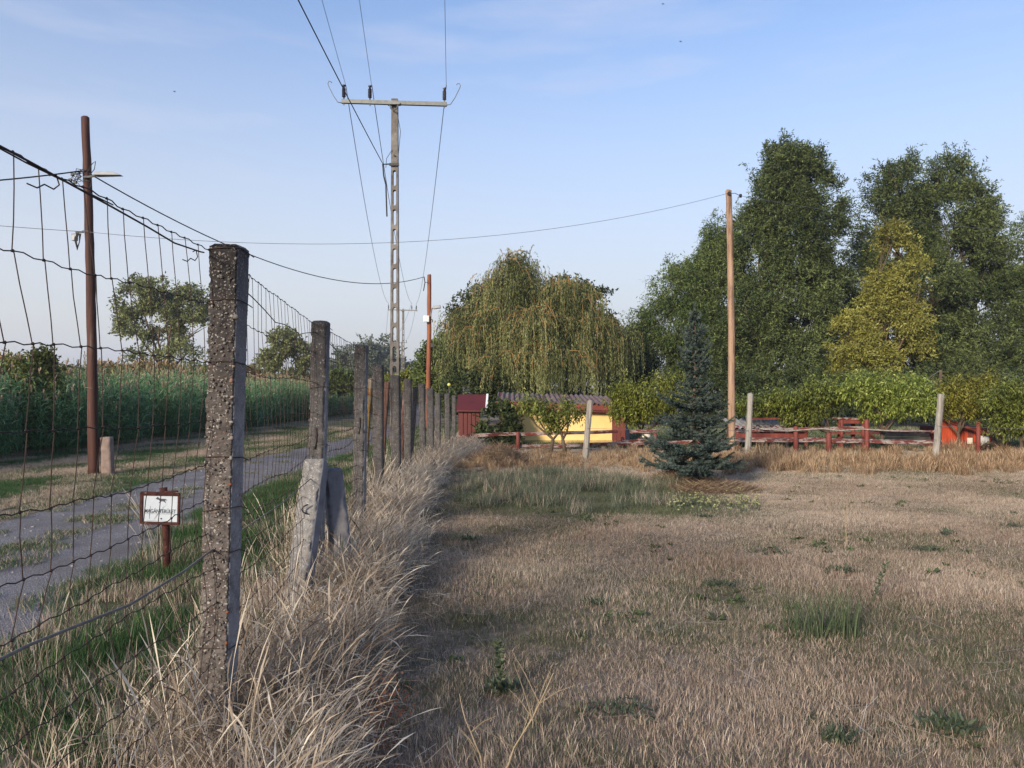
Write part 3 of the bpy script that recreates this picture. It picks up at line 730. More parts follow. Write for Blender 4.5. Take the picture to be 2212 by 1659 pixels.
# ---- grey-green taller grass left of the spruce
pro = with_mat([blades(150, 0.2, 0.08, 0.28, 0.004, 0.008, 0.35, 3, curl=0.3, seed=130 + i, name='grey_green_blades') for i in range(4)], M['grey_green'])
c_gg = proto_collection('grey_green_blades', pro)
def keep_gg(x, y):
    cx = (x - 0.8) / 2.0; cy = (y - 12.2) / 2.7
    return max(0, min(1, 1.5 - 1.5 * (cx * cx + cy * cy) + 0.9 * pnoise(x, y, 1.1, 3)))
xs, ys = sprinkle(-1.2, 4.5, 8.5, 15.5, 22, keep_gg)
n = len(xs); s = rng.uniform(0.5, 1.0, n)
scatter('grey_green_grass', np.stack([xs, ys, np.zeros(n)], 1), np.stack([rng.normal(0, .1, n), rng.normal(0, .1, n), rng.uniform(0, 6.28, n)], 1),
        np.stack([s, s, s], 1), rng.integers(0, 4, n), rng.uniform(0.6, 1, n), rng.normal(0.05, .12, n), c_gg, 'soft grey green grass between the fence line and the spruce')

# ---- lawn of the garden behind the rails
xs, ys = sprinkle(-1.2, 17, 20.8, 34, 9, lambda x, y: .95)
n = len(xs); s = rng.uniform(1.2, 1.8, n)
scatter('garden_lawn', np.stack([xs, ys, np.zeros(n)], 1), np.stack([rng.normal(0, .06, n), rng.normal(0, .06, n), rng.uniform(0, 6.28, n)], 1),
        np.stack([s, s, s * .8], 1), rng.integers(0, 5, n), rng.uniform(.5, 1, n), rng.normal(.05, .08, n), c_verge, 'green lawn of the garden behind the red rails')

# ---- reeds beyond the track
def reed_mesh(seed):
    r = np.random.default_rng(seed)
    V, Fq, T = [], [], []
    def quad(a, b, c, d, t):
        k = len(V); V.extend([a, b, c, d]); Fq.append((k, k + 1, k + 2, k + 3)); T.extend([t] * 4)
    for s in range(9):
        bx, by = r.normal(0, .22, 2); H = r.uniform(1.7, 2.6); tx, ty = r.normal(0, .10, 2)
        top = np.array([bx + tx * H, by + ty * H, H]); bot = np.array([bx, by, 0.0]); tw = 0.006
        quad(bot + [tw, 0, 0], bot - [tw, 0, 0], top - [tw * .5, 0, 0], top + [tw * .5, 0, 0], 0.35)
        nl = r.integers(11, 16)
        for i in range(nl):
            f = 0.12 + 0.86 * i / nl; p = bot + (top - bot) * f
            a = r.normal(-0.2, 1.6); Ln = r.uniform(.38, .72) * (1.1 - .45 * f); w = r.uniform(.026, .048)
            el = r.uniform(.35, 1.0); t = r.uniform(0, 1)
            if f > .8: t = min(1, t + .2)  # top leaves paler: sunlight on the tips put into the tint
            q = p; prev = None
            nseg = 3
            for k in range(nseg + 1):
                ww = w * (1 - k / nseg) ** .8 * .5 if k else w * .35
                sd = np.array([-math.sin(a), math.cos(a), 0.35]) * ww
                if prev is not None: quad(prev[0], prev[1], q + sd, q - sd, t)
                prev = (q - sd, q + sd)
                q = q + np.array([math.cos(a) * math.cos(el), math.sin(a) * math.cos(el), math.sin(el)]) * Ln / nseg
                el -= r.uniform(.35, .65)
        if r.uniform() < .14:      # plume
            for k in range(7):
                a = r.uniform(0, 6.28); d = np.array([math.cos(a) * .35, math.sin(a) * .35, 1]) * .13
                p = top + [0, 0, r.uniform(-.12, .05)]; sd = np.array([-math.sin(a), math.cos(a), 0]) * .014
                quad(p - sd * .5, p + sd * .5, p + d + sd, p + d - sd, 2.0)
    me = np_mesh('reed_clump', np.array(V), np.array(Fq), {'tint': np.array(T)})
    return me
def reed_material():
    m, nt, N, L, out = new_mat('reed_leaf')
    at = N.new('ShaderNodeAttribute'); at.attribute_name = 'tint'
    r1 = ramp(N, [(0.0, (0.022, 0.07, 0.03)), (0.35, (0.06, 0.165, 0.07)), (0.7, (0.14, 0.28, 0.115)), (1.0, (0.34, 0.44, 0.20))]); L.new(at.outputs['Fac'], r1.inputs['Fac'])
    gt = N.new('ShaderNodeMath'); gt.operation = 'GREATER_THAN'; gt.inputs[1].default_value = 1.5; L.new(at.outputs['Fac'], gt.inputs[0])
    mx = N.new('ShaderNodeMix'); mx.data_type = 'RGBA'; mx.inputs['B'].default_value = (0.36, 0.27, 0.19, 1)
    L.new(gt.outputs[0], mx.inputs['Factor']); L.new(r1.outputs['Color'], mx.inputs['A'])
    # dying, yellow-brown clumps here and there
    gi = N.new('ShaderNodeAttribute'); gi.attribute_name = 'green'; gi.attribute_type = 'INSTANCER'
    my = N.new('ShaderNodeMix'); my.data_type = 'RGBA'; my.inputs['B'].default_value = (0.24, 0.15, 0.07, 1)
    L.new(gi.outputs['Fac'], my.inputs['Factor']); L.new(mx.outputs['Result'], my.inputs['A'])
    b = N.new('ShaderNodeBsdfPrincipled'); b.inputs['Roughness'].default_value = 0.55; b.inputs['Specular IOR Level'].default_value = 0.3
    t = N.new('ShaderNodeBsdfTranslucent'); ms = N.new('ShaderNodeMixShader'); ms.inputs['Fac'].default_value = 0.25
    L.new(my.outputs['Result'], b.inputs['Base Color']); L.new(my.outputs['Result'], t.inputs['Color'])
    L.new(b.outputs['BSDF'], ms.inputs[1]); L.new(t.outputs['BSDF'], ms.inputs[2]); L.new(ms.outputs['Shader'], out.inputs['Surface'])
    return m
c_reed = proto_collection('reed_clumps', with_mat([reed_mesh(200 + i) for i in range(5)], reed_material()))
def reed_edge(y): return -11.1 - 0.012 * y + 0.35 * pnoise(0, y, 0.5, 2)
px, py = [], []
for y0, y1, depth, dens in ((10, 35, 4.0, 6.5), (35, 60, 6, 5), (60, 110, 8, 2.5)):
    k = int((y1 - y0) * depth * dens)
    yy = rng.uniform(y0, y1, k); xx = np.array([reed_edge(y) for y in yy]) - depth * rng.uniform(0, 1, k) ** 1.3
    px.append(xx); py.append(yy)
xs, ys = np.concatenate(px), np.concatenate(py)
ok = np.abs(xs) < 0.72 * ys + 2.5; xs, ys = xs[ok], ys[ok]; n = len(xs)
s = rng.uniform(0.76, 1.02, n)
dd = np.array([reed_edge(y) for y in ys]) - xs
s *= np.where(dd < 0.5, rng.uniform(0.55, 0.95, n), 1.0)
gr = np.clip(rng.uniform(-0.6, 0.08, n) + np.where(dd > 3.2, 0.2, 0), 0, 0.9)
scatter('reed_bed', np.stack([xs, ys, np.zeros(n)], 1), np.stack([rng.normal(0, .07, n), rng.normal(0, .07, n), rng.uniform(0, 6.28, n)], 1),
        np.stack([s, s, s], 1), rng.integers(0, 5, n), gr, np.zeros(n), c_reed, 'dense bed of tall green reeds along the far side of the track')

# ---- brown scrub right behind the reeds
M['scrub'] = leaf_mat('brown_scrub_leaf', [(0, (0.09, 0.08, 0.03)), (0.5, (0.22, 0.16, 0.06)), (1, (0.42, 0.25, 0.12))], 0.25)

# ------------------------------------------------------------------ foliage
def leaves(Pn, A, S, Ln, W, tint, fold=0.0):
    """rhombic leaves: base points, axis, side vector (arrays)"""
    n = len(Pn)
    Ln = np.broadcast_to(Ln, (n,))[:, None]; W = np.broadcast_to(W, (n,))[:, None]
    mid = Pn + A * Ln * 0.45
    nr = np.cross(A, S)
    v = np.stack([Pn, mid + S * W * .5 + nr * W * fold, Pn + A * Ln, mid - S * W * .5 + nr * W * fold], 1)
    f = np.arange(n * 4).reshape(n, 4)
    return v.reshape(-1, 3), f, np.repeat(tint, 4)

def unit(a): return a / np.maximum(np.linalg.norm(a, axis=-1, keepdims=True), 1e-9)

def crown_points(lobes, n, seed, lump=0.35, lscale=0.6, inner=0.35, gap=-0.15, gscale=0.9, low=-0.75):
    r = np.random.default_rng(seed)
    lobes = np.array(lobes, float)
    area = (lobes[:, 3] * lobes[:, 5]); pr = area / area.sum()
    out, outd, lob = [], [], []
    cnt = 0
    while cnt < n:
        k = n
        li = r.choice(len(lobes), k, p=pr)
        d = unit(r.normal(0, 1, (k, 3)))
        rad = inner + (1 - inner) * r.uniform(0, 1, k) ** 0.5
        rad *= 1.0 + r.normal(0, .05, k)
        c = lobes[li, :3]; rr = lobes[li, 3:6]
        lm = np.array([1 + lump * mnoise.noise(Vector((x * 2.3 + l * 5.1, y * 2.3, z * 2.3 + l))) for (x, y, z), l in zip(d, li)])
        p = c + d * rr * (rad * lm)[:, None]
        g = np.array([mnoise.noise(Vector(q * gscale)) for q in p])
        ok = (g > gap) & (p[:, 2] > 0.15) & (d[:, 2] > low)
        out.append(p[ok]); outd.append(d[ok]); lob.append(li[ok]); cnt += ok.sum()
    return np.concatenate(out)[:n], np.concatenate(outd)[:n], np.concatenate(lob)[:n]

def crown_mesh(name, lobes, n_tw, per, Ln, W, twig=0.5, up=0.3, droop=0.0, seed=1, spread=0.5, tint0=0.5, **kw):
    """twigs spread through the lobes, each carrying a row of leaves"""
    r = np.random.default_rng(seed + 1000)
    p, d, li = crown_points(lobes, n_tw, seed, **kw)
    n = len(p)
    ax = unit(d * 0.8 + np.array([0, 0, up]) + r.normal(0, spread, (n, 3)))
    tw = np.repeat(np.arange(n), per); k = len(tw)
    f = np.tile(np.arange(per) / per, n) + r.uniform(-.1, .1, k)
    tl = twig * r.uniform(.6, 1.2, n)
    sag = np.array([0, 0, -1.0]) * (f ** 2)[:, None] * droop * tl[tw][:, None]
    base = p[tw] + ax[tw] * (f * tl[tw])[:, None] + sag + r.normal(0, twig * .07, (k, 3))
    la = unit(ax[tw] * .55 + r.normal(0, .6, (k, 3)) + np.array([0, 0, -droop]))
    ls = unit(np.cross(la, r.normal(0, 1, (k, 3))))
    lobe_t = r.uniform(-.12, .12, len(lobes)); tw_t = r.normal(0, .16, n)
    tint = np.clip(tint0 + lobe_t[li][tw] + tw_t[tw] + r.normal(0, .14, k), 0, 1)
    v, fc, t = leaves(base, la, ls, Ln * r.uniform(.65, 1.25, k), W * r.uniform(.7, 1.2, k), tint, .15)
    return np_mesh(name, v, fc, {'tint': t})

def limb_path(a, b, bow=0.15, n=6, seed=0):
    r = random.Random(seed); a, b = Vector(a), Vector(b); d = b - a; L_ = d.length
    off = Vector((r.uniform(-1, 1), r.uniform(-1, 1), r.uniform(.1, .6))) * L_ * bow
    return [a + d * t + off * math.sin(math.pi * t) + Vector((r.uniform(-1, 1), r.uniform(-1, 1), 0)) * L_ * .018 * (0 < t < 1) for t in [i / (n - 1) for i in range(n)]]

def trunk_mb(base, fork, lobes, r0, seed=0, subs=5, limb_r=0.45):
    mb = MB(); base, fork = Vector(base), Vector(fork)
    mb.tube([base - Vector((0, 0, .1)), base + (fork - base) * .12, base + (fork - base) * .5, fork], [r0 * 1.35, r0 * 1.05, r0 * .9, r0 * .75], 8)
    rr = random.Random(seed)
    for i, l in enumerate(lobes):
        c = Vector(l[:3]) + Vector((0, 0, -l[5] * .15))
        path = limb_path(fork - Vector((0, 0, .05 * i * r0)), c, .12, 6, seed + i)
        mb.tube(path, [r0 * limb_r * (1 - .65 * k / 5) for k in range(6)], 6, False)
        for s_ in range(subs):
            q = path[rr.randint(2, 5)]
            e = Vector(l[:3]) + Vector((rr.uniform(-.85, .85) * l[3], rr.uniform(-.85, .85) * l[4], rr.uniform(-.3, .85) * l[5]))
            pth = limb_path(q, e, .12, 5, seed * 7 + i * 11 + s_)
            mb.tube(pth, [r0 * limb_r * .38 * (1 - .8 * k / 4) for k in range(5)], 4, False)
    return mb

def tree(name, label, cat, x, y, fork_h, lobes, r0, bark, leaf, n_tw, per, Ln, W, seed, group=None, limb_r=.45, subs=5, **kw):
    """lobes are given relative to the tree's base"""
    root = empty(name, (x, y, 0), label, cat, group)
    L_ = [(x + a, y + b, c, d, e, f) for (a, b, c, d, e, f) in lobes]
    trunk_mb((x, y, 0), (x, y, fork_h), L_, r0, seed, subs, limb_r).build('trunk', bark, root, True)
    me = crown_mesh('crown', L_, n_tw, per, Ln, W, seed=seed, **kw)
    link('crown', me, leaf, root)
    return root

M['lf_dark'] = leaf_mat('dark_willow_leaf', [(0, (0.02, 0.03, 0.011)), (0.5, (0.068, 0.093, 0.030)), (1, (0.21, 0.25, 0.09))], 0.25, wscale=.35, wamt=.22)
M['lf_mid'] = leaf_mat('mid_willow_leaf', [(0, (0.025, 0.04, 0.010)), (0.5, (0.08, 0.115, 0.032)), (1, (0.21, 0.25, 0.085))], 0.3, wscale=.35, wamt=.2)
M['lf_yellow'] = leaf_mat('yellowing_leaf', [(0, (0.08, 0.072, 0.016)), (0.5, (0.22, 0.215, 0.045)), (1, (0.42, 0.40, 0.11))], 0.32)
M['lf_weep'] = leaf_mat('weeping_willow_leaf', [(0, (0.035, 0.042, 0.013)), (0.5, (0.13, 0.145, 0.05)), (1, (0.34, 0.345, 0.15))], 0.28)
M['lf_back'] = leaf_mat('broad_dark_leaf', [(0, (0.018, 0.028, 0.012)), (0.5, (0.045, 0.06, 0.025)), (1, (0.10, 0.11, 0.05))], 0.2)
M['lf_shade'] = leaf_mat('shaded_willow_leaf', [(0, (0.008, 0.02, 0.016)), (0.5, (0.02, 0.042, 0.032)), (1, (0.05, 0.08, 0.055))], 0.15)  # dark teal: the small willow's shade is put into its leaf colour
M['lf_peach'] = leaf_mat('peach_leaf', [(0, (0.05, 0.06, 0.012)), (0.5, (0.20, 0.22, 0.04)), (1, (0.44, 0.45, 0.12))], 0.35, 0.4)
M['lf_peach_g'] = leaf_mat('green_peach_leaf', [(0, (0.045, 0.06, 0.012)), (0.5, (0.18, 0.21, 0.045)), (1, (0.42, 0.45, 0.14))], 0.32, 0.4)
M['lf_peach_b'] = leaf_mat('bright_peach_leaf', [(0, (0.08, 0.11, 0.02)), (0.5, (0.28, 0.34, 0.07)), (1, (0.58, 0.62, 0.22))], 0.38, 0.4)
M['lf_peach_y'] = leaf_mat('yellow_peach_leaf', [(0, (0.09, 0.085, 0.016)), (0.5, (0.25, 0.24, 0.045)), (1, (0.46, 0.43, 0.12))], 0.35, 0.4)
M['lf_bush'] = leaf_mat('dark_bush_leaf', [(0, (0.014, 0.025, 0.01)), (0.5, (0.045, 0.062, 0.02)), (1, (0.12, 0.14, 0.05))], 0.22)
M['lf_olive'] = leaf_mat('olive_leaf', [(0, (0.07, 0.085, 0.03)), (0.5, (0.17, 0.19, 0.075)), (1, (0.32, 0.34, 0.16))], 0.38)
M['lf_alder'] = leaf_mat('alder_leaf', [(0, (0.03, 0.04, 0.012)), (0.5, (0.09, 0.11, 0.03)), (1, (0.20, 0.20, 0.06))], 0.28)
M['lf_far'] = leaf_mat('distant_leaf', [(0, (0.05, 0.065, 0.045)), (0.5, (0.10, 0.12, 0.08)), (1, (0.17, 0.185, 0.13))], 0.2)  # greyed and pale: the haze over distance is put into this colour

# -- tall trees on the right
DA = 38.0
def wx(u, D=DA): return X(u, D)
def wz(v, D=DA): return Z(v, D)
def lobes_px(x0, D, lst):
    """lobes given as (u, v, depth offset, half width px, half height px) -> relative lobes"""
    out = []
    for u, v, dy, hw, hh in lst:
        d = D + dy
        out.append((X(u, d) - x0, dy, Z(v, d), hw / F * d, hw / F * d * .9, hh / F * d))
    return out
xa = wx(1650)
tree('tall_tree', 'tallest slim willow like tree rising behind the bare pine pole', 'tree', xa, DA, 2.2,
     lobes_px(xa, DA, [(1705, 415, 0, 80, 95), (1745, 510, -.5, 75, 105), (1655, 560, .5, 92, 110), (1740, 690, -.6, 90, 120), (1650, 720, -1, 95, 110), (1715, 790, -1.2, 110, 80), (1690, 365, 0, 58, 55), (1735, 375, 0, 44, 50), (1790, 620, .6, 58, 120), (1650, 455, .3, 46, 66), (1785, 450, .3, 42, 76)]),
     .32, M['bark'], M['lf_dark'], 13500, 12, .18, .052, 11, twig=.55, up=.35, droop=.25, inner=.25, gap=-.12, gscale=.75, lump=.5)
xb = X(1530, 40)
tree('broad_willow', 'broad lighter green willow between the weeping willow and the tallest tree', 'tree', xb, 40, 2.0,
     lobes_px(xb, 40, [(1560, 600, 1, 75, 90), (1480, 640, 0, 70, 85), (1590, 700, 0, 80, 90), (1500, 730, -1, 85, 85), (1425, 740, 0, 62, 90), (1570, 790, -1, 90, 60), (1440, 800, 0, 70, 40), (1560, 530, 1, 45, 60)]),
     .30, M['bark'], M['lf_mid'], 10500, 12, .20, .046, 12, twig=.75, up=.15, droop=.75, inner=.25, gap=-.15, gscale=.7, lump=.5)
xc = X(1990, 41)
tree('tall_tree', 'widest tall dark willow like tree right of the yellowing tree', 'tree', xc, 41, 2.0,
     lobes_px(xc, 41, [(1960, 415, 0, 80, 75), (2025, 405, .2, 70, 75), (1930, 520, 0, 75, 90), (2060, 500, .5, 95, 100), (2115, 500, 0, 45, 90), (1990, 640, -1, 110, 110), (2110, 660, 0, 90, 120), (2030, 770, -.5, 130, 80), (1890, 640, 0, 60, 110), (1880, 770, 0, 70, 70), (2140, 790, 0, 70, 60), (2140, 590, .6, 45, 80)]),
     .40, M['bark'], M['lf_dark'], 17500, 12, .19, .054, 13, twig=.55, up=.35, droop=.25, inner=.25, gap=-.13, gscale=.75, lump=.5)
xd = X(1905, 34)
tree('yellowing_tree', 'slender tree with yellow autumn leaves in front of the dark trees', 'tree', xd, 34, 2.0,
     lobes_px(xd, 34, [(1925, 525, 0, 34, 44), (1945, 590, 0, 48, 55), (1905, 630, .3, 40, 45), (1925, 690, 0, 62, 55), (1860, 745, -.3, 60, 50), (1900, 795, -.3, 70, 42), (1965, 650, .3, 34, 50), (1830, 700, 0, 26, 26), (1835, 800, 0, 40, 36), (1975, 740, .4, 34, 40)]),
     .13, M['bark'], M['lf_yellow'], 3600, 12, .15, .055, 14, twig=.45, up=.35, droop=.3, inner=.2, gap=-.10, gscale=.9, lump=.55)
xe = X(2260, 40)
tree('tall_tree', 'tree cut by the right edge of the view with paler green crown', 'tree', xe, 40, 1.8,
     lobes_px(xe, 40, [(2270, 560, 0, 80, 110), (2210, 660, 0, 60, 90), (2200, 760, -.5, 70, 80), (2290, 720, 0, 90, 110), (2225, 500, .5, 25, 38)]),
     .26, M['bark'], M['lf_mid'], 3000, 12, .19, .045, 15, twig=.6, up=.3, droop=.4, inner=.25, gap=-.2, gscale=.8, lump=.4)

# -- weeping willow
def weeping(name, label, cat, D, lobes, n_bunch, per_b, seed, leaf, twig_mat, Lmin, Lmax, x0, lW=.030, lL=.12, body=2600, zlow=1.2):
    r = np.random.default_rng(seed)
    root = empty(name, (x0, D, 0), label, cat)
    Lb = [(x0 + a, D + b, c, d, e, f) for (a, b, c, d, e, f) in lobes]
    mb = trunk_mb((x0, D, 0), (x0, D, 1.9), Lb, .34, seed, 4, .5)
    mb.build('trunk', M['bark'], root, True)
    p, d, li = crown_points(Lb, n_bunch, seed, inner=.75, gap=-.5, lump=.25, low=-.1)
    V, Fc, T = [], [], []; off = 0; tubes = MB()
    BP, BA, BT = [], [], []
    for i in range(n_bunch):
        out = unit(np.array([d[i, 0], d[i, 1], 0.0]) + r.normal(0, .15, 3) * [1, 1, 0])
        bt = r.normal(.5, .20)
        # arching branch carrying the strands
        q0 = p[i] - out * .9 - np.array([0, 0, .1]); q1 = p[i]; q2 = p[i] + out * .45 - np.array([0, 0, .35])
        if r.uniform() < .35: tubes.tube([q0 + r.normal(0, .1, 3), (q0 + q1) / 2 + [0, 0, .10], q1 + r.normal(0, .06, 3), q2 - [0, 0, .3]], [.022, .018, .012, .006], 4, False)
        for s_ in range(per_b):
            f = r.uniform(0, 1); st = q0 * (1 - f) + q2 * f + r.normal(0, .16, 3) + np.array([0, 0, .15 * math.sin(math.pi * f)])
            Ls = r.uniform(Lmin, Lmax); Ls = min(Ls, max(.4, st[2] - zlow - r.uniform(0, .7)))
            m = max(4, int(Ls / .065)); t = np.linspace(0, 1, m)
            sw = r.normal(0, .10, 2); arc = .30 * r.uniform(.3, 1)
            pts = np.stack([st[0] + out[0] * arc * (1 - np.exp(-t * 6)) + sw[0] * t * Ls * .5, st[1] + out[1] * arc * (1 - np.exp(-t * 6)) + sw[1] * t * Ls * .5,
                            st[2] + .12 * np.sin(np.minimum(t * 8, np.pi)) - Ls * t ** 1.1], 1)
            if s_ < 4 and bt > .5: tubes.tube([pts[0], pts[m // 5 + 1], pts[m // 2]], [.014, .011, .005], 3, False)
            BP.append(pts); BA.append(np.stack([r.normal(0, .33, m), r.normal(0, .33, m), -np.ones(m)], 1)); BT.append(np.full(m, bt) + r.normal(0, .10) + r.normal(0, .10, m) + .12 * t)
    BP, BA, BT = np.concatenate(BP), unit(np.concatenate(BA)), np.concatenate(BT)
    k = len(BP); S_ = unit(np.cross(BA, r.normal(0, 1, (k, 3))))
    v, f, tt = leaves(BP, BA, S_, lL * r.uniform(.7, 1.2, k), lW * r.uniform(.8, 1.2, k), np.clip(BT, 0, 1), .15)
    cr = link('crown', np_mesh('crown', v, f, {'tint': tt}), leaf, root)
    tubes.build('hanging_branches', twig_mat, root, True)['kind'] = 'stuff'
    # denser inner foliage
    inner = [(a, b, c, dd * .78, e * .78, ff * .78) for (a, b, c, dd, e, ff) in Lb]
    me = crown_mesh('inner_crown', inner, body, 9, .16, .045, seed=seed + 5, twig=.6, up=0, droop=.9, inner=.1, gap=-.4, tint0=.3)
    link('inner_crown', me, leaf, root)
    return root
M['gold_twig'] = surf_mat('golden_willow_twig', [(0.3, (0.24, 0.12, 0.04)), (0.7, (0.38, 0.22, 0.08))], 5, 0.7, 0)
xw = X(1165, 34)
weeping('weeping_willow', 'big weeping willow with golden twigs hanging over the yellow shed', 'tree', 34,
        lobes_px(xw, 34, [(1110, 625, 0, 70, 72), (1225, 655, 0, 80, 66), (1060, 720, -.6, 72, 55), (1160, 715, -1.6, 75, 60), (1260, 730, -.8, 72, 62), (1015, 765, -.3, 62, 62), (1305, 745, .2, 66, 66), (1120, 580, .3, 46, 40), (1000, 700, .2, 40, 50), (1200, 770, -2.2, 90, 40), (1085, 790, -1.8, 75, 40)]),
        400, 15, 31, M['lf_weep'], M['gold_twig'], .8, 2.3, xw, .034)
xv = X(1365, 40)
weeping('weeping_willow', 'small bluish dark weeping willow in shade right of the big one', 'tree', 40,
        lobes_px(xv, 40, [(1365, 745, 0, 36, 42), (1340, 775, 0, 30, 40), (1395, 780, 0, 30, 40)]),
        34, 16, 32, M['lf_shade'], M['bark'], 1.5, 3.2, xv, .036, .14, 1100)
xx_ = X(1180, 41)
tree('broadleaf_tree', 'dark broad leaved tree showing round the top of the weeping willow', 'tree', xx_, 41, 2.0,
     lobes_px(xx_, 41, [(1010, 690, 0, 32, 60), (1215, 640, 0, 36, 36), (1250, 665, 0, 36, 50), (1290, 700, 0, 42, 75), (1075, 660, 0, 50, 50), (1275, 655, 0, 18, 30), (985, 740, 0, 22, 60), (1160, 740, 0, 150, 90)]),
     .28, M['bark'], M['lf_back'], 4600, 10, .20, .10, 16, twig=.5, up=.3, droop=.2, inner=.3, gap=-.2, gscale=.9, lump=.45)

# -- undergrowth under the right hand trees and other shrubs behind the garden
def shrub(name, label, D, lst, n_tw, leaf, seed, Ln=.10, W=.05, per=9, r0=.035, u0=None, group=None, cat='shrub', **kw):
    u0 = u0 if u0 is not None else sum(l[0] for l in lst) / len(lst)
    x0 = X(u0, D)
    k = dict(twig=.28, up=.45, droop=.15, inner=.3, gap=-.3, gscale=1.3, lump=.4); k.update(kw)
    return tree(name, label, cat, x0, D, .35, lobes_px(x0, D, lst), r0, M['bark'], leaf, n_tw, per, Ln, W, seed, group, limb_r=.6, subs=3, **k)
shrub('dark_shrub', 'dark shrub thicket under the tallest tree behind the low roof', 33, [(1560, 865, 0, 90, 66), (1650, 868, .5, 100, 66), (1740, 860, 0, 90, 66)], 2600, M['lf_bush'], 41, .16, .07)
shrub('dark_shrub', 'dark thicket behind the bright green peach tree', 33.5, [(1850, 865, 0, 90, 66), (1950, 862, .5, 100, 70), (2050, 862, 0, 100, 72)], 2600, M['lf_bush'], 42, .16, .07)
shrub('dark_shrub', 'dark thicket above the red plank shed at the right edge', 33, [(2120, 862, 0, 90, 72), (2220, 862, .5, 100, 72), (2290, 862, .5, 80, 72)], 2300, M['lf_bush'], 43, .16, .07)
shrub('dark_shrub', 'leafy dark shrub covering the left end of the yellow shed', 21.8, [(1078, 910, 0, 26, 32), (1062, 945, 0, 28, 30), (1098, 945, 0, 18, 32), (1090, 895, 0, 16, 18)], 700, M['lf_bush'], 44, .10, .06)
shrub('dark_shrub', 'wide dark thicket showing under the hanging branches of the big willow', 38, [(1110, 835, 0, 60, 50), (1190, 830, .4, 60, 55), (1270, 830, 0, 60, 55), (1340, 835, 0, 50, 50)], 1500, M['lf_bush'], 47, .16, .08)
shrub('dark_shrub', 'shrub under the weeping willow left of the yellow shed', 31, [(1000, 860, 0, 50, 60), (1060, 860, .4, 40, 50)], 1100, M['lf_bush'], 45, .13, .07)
shrub('hedge_bush', 'green bush beyond the wooden pole carrying the small floodlight', 37, [(925, 800, 0, 30, 46), (955, 780, .4, 32, 56), (940, 840, 0, 50, 40)], 1300, M['lf_mid'], 46, .15, .08)

# -- peach trees
def peach(name, label, D, lst, n_shoot, leaf, seed, base_u, group='peach trees in the garden', trunks=None, per=13, Ln=.135, fork=.45):
    r = np.random.default_rng(seed)
    x0 = X(base_u, D); root = empty(name, (x0, D, 0), label, 'tree', group)
    L_ = [(x0 + a, D + b, c, d, e, f) for (a, b, c, d, e, f) in lobes_px(x0, D, lst)]
    mb = MB()
    for j, (dx) in enumerate(trunks or [0]):
        b0 = Vector((x0 + dx, D, 0)); fk = Vector((x0 + dx * .6, D, fork))
        mb.tube([b0 - Vector((0, 0, .1)), b0 + (fk - b0) * .5 + Vector((.02, 0, 0)), fk], [.055, .045, .04], 7)
        for i, l in enumerate(L_):
            if trunks and i % len(trunks) != j: continue
            pth = limb_path(fk, Vector(l[:3]), .15, 6, seed + i)
            mb.tube(pth, [.032, .026, .022, .018, .013, .008], 5, False)
            for s_ in range(3):
                q = pth[2 + s_]; e = Vector(l[:3]) + Vector((random.uniform(-.7, .7) * l[3], random.uniform(-.7, .7) * l[4], random.uniform(0, .8) * l[5]))
                mb.tube(limb_path(q, e, .1, 4, seed + i * 5 + s_), [.014, .011, .008, .004], 4, False)
    mb.build('trunk', M['bark'], root, True)
    p, d, li = crown_points(L_, int(n_shoot * 1.45), seed, inner=.15, gap=-.35, gscale=1.6, lump=.45)
    n = len(p); ax = unit(d * [.5, .5, .2] + np.array([0, 0, .9]) + r.normal(0, .25, (n, 3)))
    tl = r.uniform(.15, .50, n); tw = np.repeat(np.arange(n), per); k = len(tw); f = np.tile(np.arange(per) / per, n)
    base = p[tw] + ax[tw] * (f * tl[tw])[:, None]
    a = r.uniform(0, 6.28, k)
    la = unit(np.stack([np.cos(a) * .75, np.sin(a) * .75, r.normal(-.45, .35, k) + .7 * f], 1))
    ls = unit(np.cross(la, np.array([0, 0, 1.0]) + r.normal(0, .4, (k, 3))))
    tint = np.clip(.42 + r.normal(0, .13, n)[tw] + r.normal(0, .12, k) + .14 * f, 0, 1)
    # each leaf is two pieces: blade and drooping tip
    Lg = Ln * r.uniform(.7, 1.15, k); W = .034 * r.uniform(.8, 1.2, k)
    dn = unit(la + np.array([0, 0, -1.1]))
    m = base + la * (Lg * .5)[:, None]; S2 = ls * (W * .5)[:, None]
    v = np.stack([base, m + S2, m + dn * (Lg * .5)[:, None], m - S2], 1).reshape(-1, 3)
    me = np_mesh('crown', v, np.arange(k * 4).reshape(k, 4), {'tint': np.repeat(tint, 4)})
    link('crown', me, leaf, root)
    return root
peach('peach_tree', 'small open peach tree with thin forked trunk before the yellow shed', 18.2,
      [(1155, 888, 0, 26, 16), (1185, 905, 0, 28, 20), (1235, 905, 0, 24, 24), (1200, 928, 0, 22, 16), (1135, 882, 0, 16, 12), (1225, 882, 0, 10, 16)], 150, M['lf_peach_g'], 51, 1210, trunks=[-.28, .10], fork=.42, per=12)
peach('peach_tree', 'rounded yellow green peach tree hiding the right end of the yellow shed', 21,
      [(1360, 868, 0, 42, 46), (1400, 890, 0, 45, 40), (1350, 900, 0, 34, 30), (1440, 858, .3, 44, 40), (1460, 890, 0, 34, 40), (1480, 850, .4, 30, 34)], 560, M['lf_peach'], 52, 1385)
peach('peach_tree', 'mid green peach tree above the low corrugated roof right of the pine pole', 20.5,
      [(1700, 872, 0, 48, 36), (1750, 868, 0, 48, 42), (1735, 905, 0, 45, 30), (1660, 880, .4, 30, 24), (1800, 862, .3, 32, 40), (1600, 885, .6, 36, 18), (1640, 895, .6, 34, 16)], 620, M['lf_peach_g'], 53, 1790)
